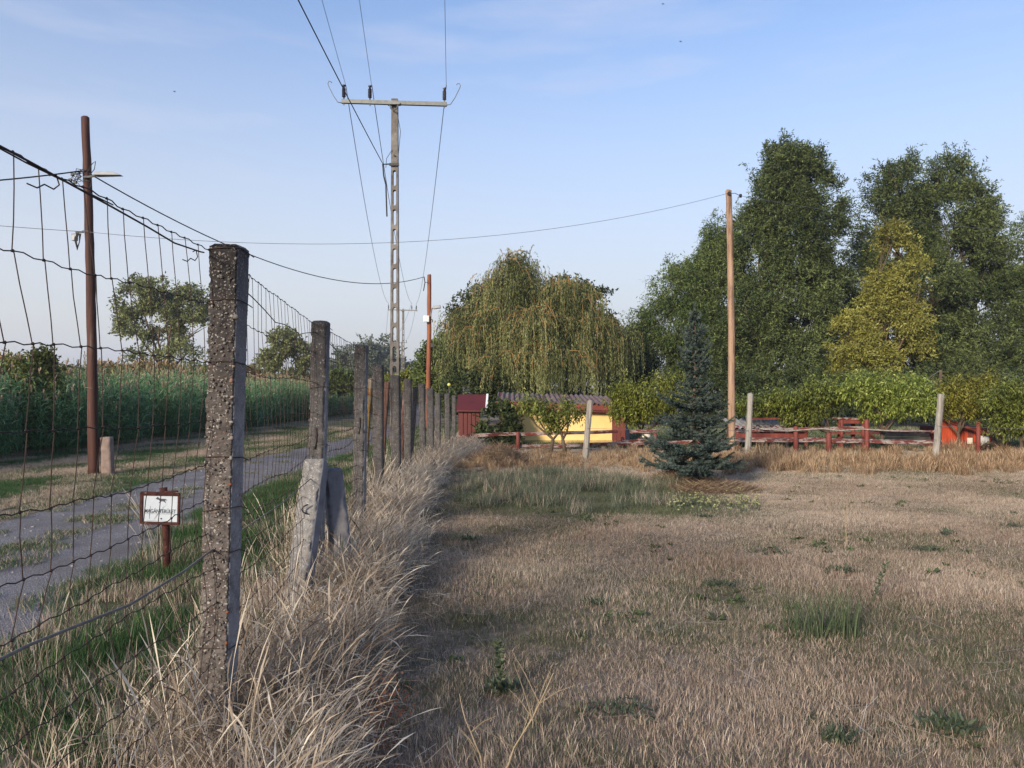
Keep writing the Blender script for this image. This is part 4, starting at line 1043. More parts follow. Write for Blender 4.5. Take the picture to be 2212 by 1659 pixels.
peach('peach_tree', 'brightest light green peach tree right of the pine pole', 19.6,
      [(1855, 850, 0, 40, 32), (1900, 855, 0, 48, 36), (1950, 862, 0, 44, 34), (1915, 895, 0, 50, 28), (1975, 850, .2, 30, 28), (1995, 880, 0, 30, 30)], 600, M['lf_peach_b'], 54, 1905)
peach('peach_tree', 'yellowest peach tree between the bright green one and the shed', 20.2,
      [(2040, 868, 0, 42, 32), (2085, 860, 0, 42, 36), (2125, 855, 0, 38, 34), (2075, 890, 0, 42, 20), (2140, 885, 0, 34, 28)], 520, M['lf_peach_y'], 55, 2070)
peach('peach_tree', 'grey green peach tree at the right edge drooping to the ground', 18.8,
      [(2170, 880, 0, 42, 40), (2210, 870, 0, 45, 44), (2195, 925, 0, 46, 42), (2250, 900, .3, 48, 60)], 620, M['lf_peach_g'], 56, 2205)

# -- left side: trees beyond the reeds
xl = X(352, 62)
tree('round_tree', 'round olive green tree with open crown standing beyond the reeds on the left', 'tree', xl, 62, 3.2,
     lobes_px(xl, 62, [(300, 650, 0, 46, 45), (360, 640, 0, 55, 42), (415, 660, 0, 45, 45), (290, 710, 0, 38, 36), (345, 700, 0, 45, 40), (420, 715, 0, 45, 36), (300, 765, 0, 42, 22), (400, 765, 0, 50, 26)]),
     .26, M['bark'], M['lf_olive'], 2300, 8, .26, .13, 61, twig=.7, up=.3, droop=.2, inner=.35, gap=.04, gscale=.7, lump=.5)
xl2 = X(612, 60)
tree('round_tree', 'small olive tree seen between the first and second concrete post', 'tree', xl2, 60, 1.6,
     lobes_px(xl2, 60, [(610, 745, 0, 30, 34), (640, 770, 0, 26, 38), (585, 785, 0, 26, 26), (625, 800, 0, 44, 22)]),
     .12, M['bark'], M['lf_olive'], 800, 9, .26, .13, 62, twig=.6, up=.4, droop=.2, inner=.3, gap=-.1, gscale=.6, lump=.4)
shrub('alder_bush', 'dark rounded bush standing in the reeds at the left edge', 20.5, [(40, 830, 0, 60, 50), (85, 815, .5, 32, 42), (10, 870, 0, 70, 60), (90, 870, 0, 42, 50), (92, 775, .5, 16, 16)], 2000, M['lf_alder'], 63, .10, .06, twig=.3, r0=.05)
for i, (u, v, hw, hh, D) in enumerate([(30, 790, 60, 26, 46), (230, 795, 40, 18, 58), (320, 795, 60, 22, 54), (150, 802, 40, 14, 52), (420, 800, 55, 20, 60), (540, 805, 40, 18, 66), (640, 812, 40, 14, 70)]):
    lab = ['brownish scrub above the reeds at the left edge', 'brown scrub right of the dark stained pole', 'rust coloured scrub under the round olive tree',
           'low yellow brown scrub left of the dark stained pole', 'olive scrub right of the round tree trunk', 'olive scrub just right of the nearest concrete post', 'low scrub under the small olive tree'][i]
    shrub('scrub_bush', lab, D, [(u, v + 10, 0, hw, hh), (u + hw * .6, v + 16, .3, hw * .6, hh * .8), (u - hw * .5, v + 16, .3, hw * .6, hh * .8)], 520, M['scrub'] if i != 4 else M['lf_olive'], 70 + i, .22, .11, twig=.5, group='scrub bushes beyond the reeds')

# -- green bushes seen between the fence posts
shrub('hedge_bush', 'bushy green hedge seen between the second and third concrete posts', 48, [(740, 822, 0, 26, 26), (765, 830, 0, 24, 24), (725, 835, 0, 20, 20)], 600, M['lf_mid'], 81, .2, .12, twig=.4)
shrub('hedge_bush', 'yellow green hedge behind the foot of the concrete line pole', 44, [(835, 832, 0, 26, 18), (875, 828, 0, 28, 22), (905, 830, 0, 24, 24)], 700, M['lf_peach'], 82, .16, .09, twig=.4)

# -- far tree line: shared meshes, each tree its own object
def far_protos():
    out = []
    for s_ in range(3):
        lob = [(0, 0, 5.2, 2.6, 2.6, 3.0), (1.4, 0, 4.2, 2.0, 2.0, 2.2), (-1.5, 0, 4.0, 2.0, 2.0, 2.2), (.3 * s_, 0, 7.2, 1.5, 1.5, 1.8)]
        tb = trunk_mb((0, 0, 0), (0, 0, 2.0), lob, .18, 300 + s_, 3)
        tm = bpy.data.meshes.new('trunk'); tm.from_pydata(tb.v, [], tb.f); tm.materials.append(M['bark'])
        cm = crown_mesh('crown', lob, 420, 8, .42, .24, seed=90 + s_, twig=.8, up=.3, inner=.3, gap=-.1, gscale=.5, lump=.45); cm.materials.append(M['lf_far'])
        out.append((tm, cm))
    return out
FP = far_protos()
far_list = [(548, 170, .9), (500, 190, .8), (736, 120, .95), (752, 132, 1.1), (770, 118, .8), (800, 150, 1.35), (822, 155, 1.5), (843, 160, 1.3), (866, 170, 1.0), (885, 210, .8), (903, 165, 1.0), (915, 190, 1.1),
            (180, 300, .9), (235, 260, .9), (60, 320, 1.0), (120, 340, .9), (690, 150, .8), (465, 210, .9), (1345, 95, .7), (1440, 110, .6)]
far_lab = ['pale distant tree seen right of the small olive tree', 'faint distant tree over the reeds just right of the nearest post', 'hazy distant tree right of the second concrete post', 'taller hazy tree between second and third concrete posts',
           'low distant tree just left of the third concrete post', 'hazy grey green tree left of the fourth concrete post', 'tallest hazy tree between fourth post and the line pole', 'hazy tree seen through the slots of the line pole',
           'distant tree just right of the line pole', 'smallest far tree between line pole and orange pole', 'distant thin tree left of the orange wooden pole', 'distant tree touching the orange wooden pole',
           'tiny tree on the skyline left of the dark stained pole', 'tiny tree on the skyline right of the dark stained pole', 'skyline tree above the bush at the left edge', 'skyline tree left of the dark pole beside the bush',
           'distant tree hidden behind the second concrete post', 'skyline tree right under the round olive crown', 'distant tree in the gap right of the weeping willow', 'distant tree behind the broad willow']
for i, (u, D, s_) in enumerate(far_list):
    root = empty('distant_tree', (X(u, D), D, 0), far_lab[i], 'tree', 'distant trees on the skyline')
    tm, cm = FP[i % 3]
    for nm, me in (('trunk', tm), ('crown', cm)):
        o = bpy.data.objects.new(nm, me); COL.objects.link(o); o.parent = root
    root.scale = (s_ * 1.1, s_ * 1.1, s_); root.rotation_euler = (0, 0, i * 1.9)

# -- blue spruce
def spruce():
    D = 12.5; x0 = X(1500, D); H = 2.92
    root = empty('blue_spruce', (x0, D, 0), 'young blue spruce with tiered branches in the middle of the field', 'tree')
    mb = MB(); mb.tube([(x0, D, -.05), (x0, D, H * .5), (x0 + .02, D, H - .05)], [.045, .028, .006], 7)
    mb.build('trunk', M['bark'], root, True)
    r = random.Random(5); rn = np.random.default_rng(5)
    needles_p, needles_a, needles_t = [], [], []
    wood = MB()
    def twig(a, b, rad, tint):
        a, b = np.array(a), np.array(b); L_ = np.linalg.norm(b - a); n = max(18, int(L_ * 820))
        t = rn.uniform(0, 1, n); p = a + (b - a) * t[:, None]
        d = unit(b - a); q = rn.normal(0, 1, (n, 3)); q = unit(q - (q @ d)[:, None] * d)
        needles_p.append(p); needles_a.append(unit(q * .85 + d * .6 + np.array([0, 0, .25]))); needles_t.append(np.clip(tint + rn.normal(0, .13, n), 0, 1))
    # whorls up the trunk with a bare gap below the middle, as in the crown's tiers
    z = .40; k = 0
    while z < H - .10:
        f = z / H
        tier = 1.0 if k % 3 == 0 else .78 if k % 3 == 1 else .6
        Rw = ((1.14 if z < .75 else .86) * (1 - f) ** .90 + .06) * tier
        if 1.62 < z < 1.80: Rw *= .55
        nb = 9 if f < .6 else 7 if f < .85 else 5
        a0 = r.uniform(0, 6.28)
        for i in range(nb):
            a = a0 + i * 6.283 / nb + r.uniform(-.3, .3); L_ = Rw * r.uniform(.60, 1.12)
            if z < .6 and math.cos(a) > .3: L_ *= .75
            rise = (-.16 if f < .25 else .02 if f < .5 else .16 if f < .75 else .5) + r.uniform(-.08, .1)
            p0 = np.array([x0, D, z + r.uniform(-.03, .03)]); dr = np.array([math.cos(a), math.sin(a), 0])
            def at(t): return p0 + dr * L_ * t + np.array([0, 0, L_ * (rise * t + .22 * t * t - .12 * math.sin(math.pi * t))])
            wood.tube([at(0), at(.35), at(.7), at(.97)], [.011, .009, .006, .004], 4, False)
            tb = r.uniform(.25, .55)
            prev = at(.2 if f > .5 else .38)
            for q in (.55, .7, .85, 1.0):
                c = at(q); twig(prev, c, .02, tb + .22 * q); prev = c
            sd = np.array([-dr[1], dr[0], 0])
            m = max(3, int(L_ * 9))
            for j in range(m):
                t = .30 + .66 * j / m; c = at(t)
                for sgn in (-1, 1):
                    tl = L_ * (.42 * (1 - t) + .12) * r.uniform(.7, 1.1); e = c + (sd * sgn * .75 + dr * .75) * tl + np.array([0, 0, tl * r.uniform(-.05, .30)])
                    twig(c, e, .018, tb + r.uniform(-.08, .12) + .2 * t)
                    if tl > .18:
                        for w_ in (.4, .7):
                            c2 = c + (e - c) * w_; e2 = c2 + (dr * .8 - sd * sgn * .25) * tl * .38 + np.array([0, 0, .02]); twig(c2, e2, .016, tb + r.uniform(-.05, .15) + .2 * t)
        z += (.10 if f < .6 else .085) * r.uniform(.85, 1.2); k += 1
    twig((x0, D, H - .25), (x0 + .01, D, H + .06), .02, .6)
    Pn, A, T = np.concatenate(needles_p), np.concatenate(needles_a), np.concatenate(needles_t)
    n = len(Pn); S_ = unit(np.cross(A, rn.normal(0, 1, (n, 3))))
    v, f_, t_ = leaves(Pn, A, S_, .031 * rn.uniform(.7, 1.2, n), np.full(n, .0062), T)
    print('spruce needles', n)
    mm = leaf_mat('blue_spruce_needle', [(0, (0.008, 0.015, 0.013)), (0.5, (0.042, 0.066, 0.058)), (1, (0.165, 0.21, 0.185))], .08)
    link('needles', np_mesh('needles', v, f_, {'tint': t_}), mm, root)
    wood.build('branches', M['bark'], root)['kind'] = 'stuff'
    # low separate sprig right of the trunk
    return root
spruce()

# ------------------------------------------------------------------ the wire fence
def rough_post(name, base, top, wx_, wy_, mat, parent, rotz=0.0, ny=3, nz=30, amp=.004, seed=0, cap=0.012, side_mat=None, round_top=.01, nx=4):
    """square concrete post from base to top centre, eroded; front and left faces rough, right and back face cast smooth"""
    base, top = Vector(base), Vector(top); ax = (top - base); H = ax.length
    t = ax.normalized()
    ex = Matrix.Rotation(rotz, 3, 'Z') @ Vector((1, 0, 0)); ex = (ex - t * ex.dot(t)).normalized(); ey = t.cross(ex)
    ring = []
    for i in range(nx): ring.append((-.5 + i / nx, -.5, 0))       # front (towards the camera)
    for i in range(nx): ring.append((.5, -.5 + i / nx, 1))        # right
    for i in range(nx): ring.append((.5 - i / nx, .5, 2))
    for i in range(nx): ring.append((-.5, .5 - i / nx, 0))
    m = len(ring); vs, fs, mats = [], [], []
    def disp(p, s_): return amp * (mnoise.noise(p * 38 + Vector((s_, 0, 0))) * .8 + mnoise.noise(p * 14 + Vector((0, s_, 0))) + .8 * mnoise.noise(p * 95))
    for k in range(nz + 1):
        h = H * k / nz
        for (a, b, sd) in ring:
            ch = .90 if (abs(a) == .5 and abs(b) == .5) else 1.0
            if abs(a) == .5 and abs(b) == .5 and b < 0 and nx > 6:
                ch -= .42 * max(0, mnoise.noise(Vector((a * 9, h * 9 + seed, 3.3))) + .12) + .16 * max(0, mnoise.noise(Vector((a * 9, h * 40, 1.3))))
            inset = 1.0
            if k == nz: inset = 1 - 2 * round_top / wx_
            p = base + t * h + ex * a * wx_ * ch * inset + ey * b * wy_ * ch * inset
            if k == nz: p -= t * 0.0
            if k == nz - 1: p = base + t * (H - round_top) + ex * a * wx_ * ch + ey * b * wy_ * ch
            rough = 1.0 if sd != 1 else .12
            n_ = (ex * a + ey * b).normalized()
            p = p + n_ * disp(p, seed * 3.1) * rough * 1.3
            vs.append(p)
    for k in range(nz):
        for j in range(m):
            j2 = (j + 1) % m
            fs.append((k * m + j, k * m + j2, (k + 1) * m + j2, (k + 1) * m + j)); mats.append(1 if (side_mat and ring[j][2] == 1) else 0)
    c = len(vs); vs.append(top + t * cap * .3 + Vector((0, 0, disp(top, 1))))
    for j in range(m): fs.append((nz * m + j, nz * m + (j + 1) % m, c)); mats.append(0)
    me = bpy.data.meshes.new(name); me.from_pydata([tuple(v) for v in vs], [], fs)
    me.materials.append(mat)
    if side_mat: me.materials.append(side_mat)
    me.polygons.foreach_set('material_index', mats); me.polygons.foreach_set('use_smooth', [True] * len(fs)); me.update()
    return link(name, me, None, parent)

fence = empty('wire_fence', (fence_x(3.17), 3.17, 0), 'old wire mesh fence on concrete posts running from the left foreground to the garden', 'fence')
POSTS = [  # u top, v top, D, width, lean of the foot in px, material
    (497, 531, 3.17, .145, -.075), (694, 694, 5.9, .135, -.06), (781, 745, 8.1, .135, -.03), (817, 788, 9.9, .13, .0), (854, 811, 11.4, .13, .02),
    (881, 818, 12.9, .12, .0), (911, 829, 15.8, .12, .03), (929, 839, 16.6, .15, .02), (946, 849, 17.6, .12, .0), (966, 850, 18.6, .12, .02), (981, 854, 19.8, .10, 0)]
post_xy = []
for i, (u, v, D, w, lean) in enumerate(POSTS):
    tp = P(u, v, D); bs = Vector((tp.x + lean, D + (.05 if i == 0 else 0), -.1))
    near = i == 0
    w *= 1.0 if near else 1.12 if i < 3 else 1.3
    o = rough_post('post', bs, tp, w * .80, w * .80, M['pebble'] if near else M['old_conc'], fence, rotz=R(-4 if near else (2 if i % 2 else -3)),
                   nz=420 if near else 120 if i < 3 else 50, nx=22 if near else 8 if i < 3 else 4, amp=.0055 if near else .008, seed=i, side_mat=M['cast'] if i < 3 else None, round_top=.012)
    if near: o['label'] = 'nearest concrete post with dark lichen crusted top and exposed pebbles'
    post_xy.append((bs, tp))
# pebbles standing out of the worn face of the nearest post
def pebbles(bs, tp, w, n, seed, parent):
    r = np.random.default_rng(seed); ico = bmesh.new(); bmesh.ops.create_icosphere(ico, subdivisions=1, radius=1.0)
    iv = np.array([v.co[:] for v in ico.verts]); fi = np.array([[v.index for v in f.verts] for f in ico.faces]); ico.free()
    ax = np.array(tp - bs); rot = R(-4); ex = np.array([math.cos(rot), math.sin(rot), 0]); ey = np.array([-math.sin(rot), math.cos(rot), 0])
    V, Fc, T = [], [], []
    for k in range(n):
        f = r.uniform(.05, .985); c = np.array(bs) + ax * f; big = k < 26
        if big: lx = .46 + r.normal(0, .02); sz = r.uniform(.006, .011)
        else: lx = r.uniform(-.47, .47); sz = r.uniform(.0028, .0066)
        side = r.uniform() < .12 and not big
        c = c + (ex * lx * w - ey * (w * .5 + r.uniform(.001, .004))) if not side else c + (-ex * (w * .5 + .002) + ey * lx * w)
        sc = sz * r.uniform(.6, 1.3, 3) * np.array([1.1, .7, 1]); v = iv * sc * (1 + r.normal(0, .08, (len(iv), 1)))
        V.append(v + c); Fc.append(fi + k * len(iv)); T.append(np.full(len(iv), (r.uniform(.6, 1) if big and r.uniform() < .5 else r.uniform(0, .75))))
    mt = leaf_mat('river_pebble', [(0, (0.045, 0.04, 0.037)), (.3, (0.10, 0.088, 0.08)), (.55, (0.17, 0.152, 0.14)), (.75, (0.27, 0.245, 0.225)), (.86, (0.20, 0.075, 0.035)), (1, (0.12, 0.05, 0.035))], 0.0, .7)
    me = np_mesh('pebbles', np.concatenate(V), np.concatenate(Fc), {'tint': np.concatenate(T)}, True)
    o = link('embedded_pebbles', me, mt, parent); o['kind'] = 'stuff'
pebbles(post_xy[0][0], post_xy[0][1], .145 * .8, 620, 8, [c for c in fence.children if c.name.startswith('post')][0])
# tie wires on the nearer posts
for i in range(3):
    bs, tp = post_xy[i]; w = POSTS[i][3] * .80 / 2 + .004
    post_o = [c for c in fence.children if c.name.startswith('post')][i]
    tw = MB()
    for zz in ((tp.z - .035, 1.86, 1.62, 1.24, 1.03, .86, .45) if i == 0 else (tp.z - .06, 1.55, 1.1, .9)):
        f = (zz - bs.z) / (tp.z - bs.z); c = bs + (tp - bs) * f; r_ = random.Random(i * 10 + zz)
        a, b = r_.uniform(-.015, .02), r_.uniform(-.02, .02)
        tw.tube([c + Vector((-w - .01, w * .4, a)), c + Vector((-w, -w, a)), c + Vector((0, -w - .003, (a + b) / 2 + .004)), c + Vector((w, -w, b)), c + Vector((w + .003, w * .3, b - .005)), c + Vector((w + .02, w * .8, b - .02))], .0022, 5)
    # iron hook hanging down the face
    if i: tw.tube([c + Vector((.01, -w - .004, .35)), c + Vector((.012, -w - .01, .25)), c + Vector((0, -w - .006, .18))], .006, 5)
    tw.build_each('tie_wire', M['wire'], post_o, True)
# lichen covered and reddish posts standing just behind the row
for (u, v, D, w, mt, lab) in ((799, 817, 11.0, .085, 'lichen_conc', 'slim post crusted with yellow and orange lichen'), (836, 825, 12.6, .085, 'brick_post', 'slim dull red post'), (877, 822, 14.6, .08, 'brick_post', None), (897, 836, 14.9, .10, 'old_conc', None)):
    tp = P(u, v, D)
    o = rough_post('slim_post', (tp.x - .12, D, -.1), tp, w, w, M[mt], fence, nz=40, amp=.008, seed=int(u))
    if lab: o['label'] = lab
# leaning brace props at the second post
xb0 = X(640, 5.3)
o = rough_post('brace', (X(628, 5.0), 5.05, -.05), P(684, 997, 5.62), .155, .11, M['pale_conc'], fence, rotz=R(-12), nz=90, nx=10, amp=.008, seed=31, side_mat=M['prop'], round_top=.006)
o['label'] = 'pale broken concrete prop leaning against the second post'
hk = MB(); c = P(660, 1098, 5.40); hk.tube([c + Vector((.03, -.05, .035)), c + Vector((-.0, -.055, .02)), c + Vector((-.012, -.055, 0)), c + Vector((.0, -.055, -.02)), c + Vector((.025, -.05, -.032))], .0055, 6)
hk.build('hook', M['black'], o, True)
o = rough_post('brace', (X(735, 5.8), 6.0, -.05), P(716, 1012, 6.1), .15, .12, M['prop'], fence, rotz=R(25), nz=60, nx=8, amp=.003, seed=33, round_top=.02)
o['label'] = 'smooth pale concrete prop leaning behind the second post'

# wire mesh between posts
HW = [2.07, 1.85, 1.625, 1.40, 1.21, 1.05, .92, .79, .66, .53, .40, .27, .14]
def mesh_span(a, b, ztop_a, ztop_b, seed, spacing=.11, r=.0016, knots=True, sag=.02, sides=4, cut=0):
    """a, b: plan positions; hinge-joint netting: waved line wires, crimped stays knotted at every line wire"""
    rr = random.Random(seed); a, b = Vector((a[0], a[1], 0)), Vector((b[0], b[1], 0)); d = b - a; L_ = d.length; n = max(3, int(L_ / spacing))
    nrm = Vector((-d.y, d.x, 0)).normalized()
    K = {}
    drift = [[0] * len(HW) for _ in range(n + 1)]
    for j, hw in enumerate(HW):
        for i in range(n + 1):
            t = i / n
            zt = ztop_a + (ztop_b - ztop_a) * t; k = zt / HW[0]
            z = hw * k - sag * math.sin(math.pi * t) * (1.2 if j else -.8) + rr.uniform(-.004, .004)
            if 2 <= j: z += .012 * math.sin(t * 9 + j)
            s_ = t + (rr.uniform(-.12, .12) * spacing + .022 * math.sin(j * 1.9 + seed) * math.sin(math.pi * t)) / L_
            K[i, j] = a + d * s_ + Vector((0, 0, z)) + nrm * (rr.uniform(-.006, .006) + .02 * math.sin(3 * t + j))
    line, stay, kn = MB(), MB(), MB()
    for j in range(len(HW)):
        pts = []
        for i in range(n):
            p, q = K[i, j], K[i + 1, j]
            pts += [p, p.lerp(q, .33) + Vector((0, 0, .0035)), p.lerp(q, .66) - Vector((0, 0, .0035))]
        pts.append(K[n, j])
        line.tube(pts, r * (1.25 if j == 0 else 1.05), sides, False)
    for i in range(cut, n + 1):
        pts = []
        for j in range(len(HW) - 1):
            p, q = K[i, j], K[i, j + 1]; o_ = d.normalized() * rr.uniform(-.006, .006)
            pts += [p + d.normalized() * .004, p.lerp(q, .35) + o_, p.lerp(q, .7) + o_ * .6, q - d.normalized() * .003 + Vector((0, 0, .002))]
        stay.tube(pts, r * .9, sides, False)
    if knots:
        for (i, j), p in K.items():
            e = d.normalized() * .0055
            kn.tube([p - e, p - e * .4, p + e * .4, p + e], [r * 1.0, r * 2.7, r * 2.7, r * 1.0], 5)
    return line, stay, kn
plan = [((-1.19, .35), 2.08)] + [((pp[0].lerp(pp[1], .6).x - .035, pp[0].y + .02), min(pp[1].z - .02, 2.08)) for pp in post_xy]
for i, ((a, za), (b, zb)) in enumerate(zip(plan, plan[1:])):
    ln, st, kn = mesh_span(a, b, za, zb, 400 + i, spacing=.11 if i < 4 else .15, r=.0017 if i < 2 else .0020, knots=i < 4, sag=.02 if i else .012, sides=5 if i < 2 else 3)
    ln.build_each('line_wire', M['wire'], fence)
    if i < 5: st.build_each('stay_wire', M['wire'], fence)
    else: st.build('stay_wires', M['wire'], fence)['kind'] = 'stuff'
    if kn.v: kn.build('wire_knots', M['wire'], fence)['kind'] = 'stuff'
# barbless strand wires: a slack twisted one at the top, a thick pale one low down
sw = MB()
pts = [(-1.185, .35, 2.10), (-1.185, 1.2, 2.09), (-1.19, 1.9, 2.072), (-1.19, 2.3, 2.055), (-1.195, 2.54, 2.046), (-1.20, 2.75, 2.035), (-1.21, 3.0, 2.05), (-1.235, 3.10, 2.065)]
sw.tube(pts, .003, 6); tws = [Vector(p) + Vector((.004 * math.cos(i * 2), 0, .006 * math.sin(i * 2.5))) for i, p in enumerate(pts[:4])]
sw.tube(tws, .0022, 5)
for (a, za), (b, zb), sg in zip(plan[1:4], plan[2:5], (.10, .08, .05)):
    a3, b3 = Vector((a[0] + .02, a[1], za - .05)), Vector((b[0] + .02, b[1], zb - .06))
    sw.tube([a3.lerp(b3, t) - Vector((0, 0, sg * 4 * t * (1 - t) * (1 + .15 * math.sin(20 * t)))) for t in [k / 10 for k in range(11)]], .0028, 5)
# loose curled ends
for c, s_ in (((-1.185, 1.98, 2.058), 1), ((-1.205, 2.92, 2.035), -1)):
    c = Vector(c); sw.tube([c, c + Vector((0, .03, .012)), c + Vector((0, .045, -.012)), c + Vector((0, .02, -.03)), c + Vector((0, -.02, -.028)), c + Vector((0, -.05, -.045)), c + Vector((0, -.09, -.045))], .002, 5)
sw.build_each('strand_wire', M['wire'], fence, True)
lw = MB(); lw.tube([(-1.17, .4, .90), (-1.17, 1.2, .905), (-1.18, 1.9, .885), (-1.185, 2.4, .845), (-1.19, 2.8, .855), (-1.21, 3.08, .865), (-1.22, 3.3, .87)], .0042, 6)
lw.tube([(-1.22, 3.25, .87), (-1.34, 4.5, .86), (-1.45, 5.7, .90)], .0032, 6)
lw.build_each('thick_wire', M['thick_wire'], fence, True)

# ------------------------------------------------------------------ sign on its stake
def sign():
    D = 6.5; cx = X(347, D); root = empty('warning_sign', (cx + .05, D, 0), 'small white private property sign in a dark peeling frame on a stake behind the fence', 'sign')
    st = MB(); st.tube([(X(357, D), D + .05, -.1), (X(354, D), D + .05, .3), (X(347, D), D + .05, Z(1055, D))], [.036, .034, .033], 8); st.build('stake', M['old_frame'], root, True)
    rot = Matrix.Rotation(R(1.5), 3, 'Y'); cz = Z(1098, D); c = Vector((cx, D, cz)); W, H = .325, .265
    bd = MB(); bd.box(c, (W - .01, .012, H - .01), rot); pl = bd.build('panel', M['sign_white'], root)
    for (ox, oz, w, h) in ((0, H / 2 - .012, W, .030), (0, -H / 2 + .010, W, .022), (-W / 2 + .008, 0, .022, H), (W / 2 - .008, 0, .020, H)):
        fr = MB(); q = rot @ Vector((ox, 0, oz)); fr.box(c + q + Vector((0, -.006, 0)), (w, .026 if h < w else .022, h), rot, jit=.003); fr.build('frame_bar', M['old_frame'], root, bevel=.003)
    cap = MB(); cap.box(c + rot @ Vector((.07, 0, H / 2 + .008)), (.14, .03, .014), rot @ Matrix.Rotation(R(-5), 3, 'Y'), jit=.003); cap.build('frame_bar', M['old_frame'], root)
    cu = bpy.data.curves.new('lettering', 'FONT'); cu.body = 'MAGÁNTERÜLET'; cu.size = .044; cu.align_x = 'CENTER'; cu.offset = .0007; cu.extrude = .0006
    to = bpy.data.objects.new('tmp_text', cu); COL.objects.link(to)
    dg = bpy.context.evaluated_depsgraph_get(); me = bpy.data.meshes.new_from_object(to.evaluated_get(dg)); bpy.data.objects.remove(to)
    me.materials.clear()
    v = np.zeros(len(me.vertices) * 3, np.float32); me.vertices.foreach_get('co', v); v = v.reshape(-1, 3)
    wdt = v[:, 0].max() - v[:, 0].min(); v[:, 0] *= .262 / wdt
    loc = np.stack([v[:, 0], -.0075 - v[:, 2], v[:, 1] - .038], 1) @ np.array(rot.transposed()) + np.array(c)
    me.vertices.foreach_set('co', loc.astype(np.float32).ravel()); me.update(); me.name = 'lettering'
    link('lettering', me, M['sign_dark'], pl)
    dm = MB()
    for zz, w in ((-.046, .26), (-.105, .22)): dm.box(c + rot @ Vector((0, -.0075, zz)), (w, .0012, .0016), rot)
    dm.build_each('printed_line', M['sign_dark'], pl); dm = MB()
    # dog silhouette: running dog facing left
    dog = [(-.052, .012), (-.044, .020), (-.036, .030), (-.030, .022), (-.018, .016), (.010, .014), (.030, .013), (.046, .002), (.042, .0), (.030, .004), (.026, -.006), (.036, -.018), (.030, -.020), (.016, -.008), (-.006, -.008), (-.018, -.022), (-.024, -.021), (-.016, -.006), (-.026, .004), (-.040, .006)]
    k = len(dog); vs = [c + rot @ Vector((x + .012, -.0085, z + .068)) for x, z in dog]; dm.add(vs, [tuple(range(k))])
    dm.build('dog_print', M['sign_dark'], pl)
    bt = MB()
    for (ox, oz) in ((.01, -.085), (.0, .108)): q = c + rot @ Vector((ox, 0, oz)); bt.tube([q + Vector((0, -.007, 0)), q + Vector((0, -.013, 0))], .006, 8)
    bt.build_each('bolt', M['sign_dark'], root)
sign()

# ------------------------------------------------------------------ line poles
def slotted_pole(root, x, y, H, wb, wt, slot0, nslots, pitch, mat, depth=.16):
    cu = bpy.data.curves.new('tmp', 'CURVE'); cu.dimensions = '2D'; cu.fill_mode = 'BOTH'; cu.extrude = depth / 2
    def poly(pts):
        sp = cu.splines.new('POLY'); sp.points.add(len(pts) - 1)
        for p, (a, b) in zip(sp.points, pts): p.co = (a, b, 0, 1)
        sp.use_cyclic_u = True
    poly([(-wb / 2, -.2), (wb / 2, -.2), (wt / 2, H), (-wt / 2, H)])
    for i in range(nslots):
        zc = slot0 - i * pitch; f = 1 - zc / H; hw = (wt + (wb - wt) * f) * .23; hh = pitch * .40; pts = []
        for k in range(9): a = math.pi * k / 8; pts.append((hw * math.cos(a), zc + hh - hw + hw * math.sin(a)))
        for k in range(9): a = math.pi + math.pi * k / 8; pts.append((hw * math.cos(a), zc - hh + hw + hw * math.sin(a)))
        poly(pts)
    o = bpy.data.objects.new('tmp', cu); COL.objects.link(o); dg = bpy.context.evaluated_depsgraph_get()
    me = bpy.data.meshes.new_from_object(o.evaluated_get(dg)); bpy.data.objects.remove(o)
    v = np.zeros(len(me.vertices) * 3, np.float32); me.vertices.foreach_get('co', v); v = v.reshape(-1, 3)
    me.vertices.foreach_set('co', np.stack([v[:, 0] + x, v[:, 2] + y, v[:, 1]], 1).astype(np.float32).ravel()); me.update(); me.materials.clear(); me.name = 'shaft'
    return link('shaft', me, mat, root)
def insulator(root, x, y, z, h=.44, detail=True):
    mb = MB(); r = .055
    prof = [(0, .02), (.10, .02), (.11, .035)]
    zz = .12
    for k in range(6): prof += [(zz, .032), (zz + .01, r), (zz + .022, r * .95), (zz + .034, .032)]; zz += .042
    prof += [(zz, .035), (zz + .05, .022), (zz + .055, .045), (zz + .09, .045), (zz + .095, .02)]
    sc = h / (zz + .095)
    mb.tube([(x, y, z + a * sc) for a, _ in prof], [b for _, b in prof], 10)
    o = mb.build('insulator', M['ceramic'], root)
    pn = MB(); pn.tube([(x, y, z - .11), (x, y, z + .10)], .017, 6); pn.build('pin', M['steel'], o)
    return o
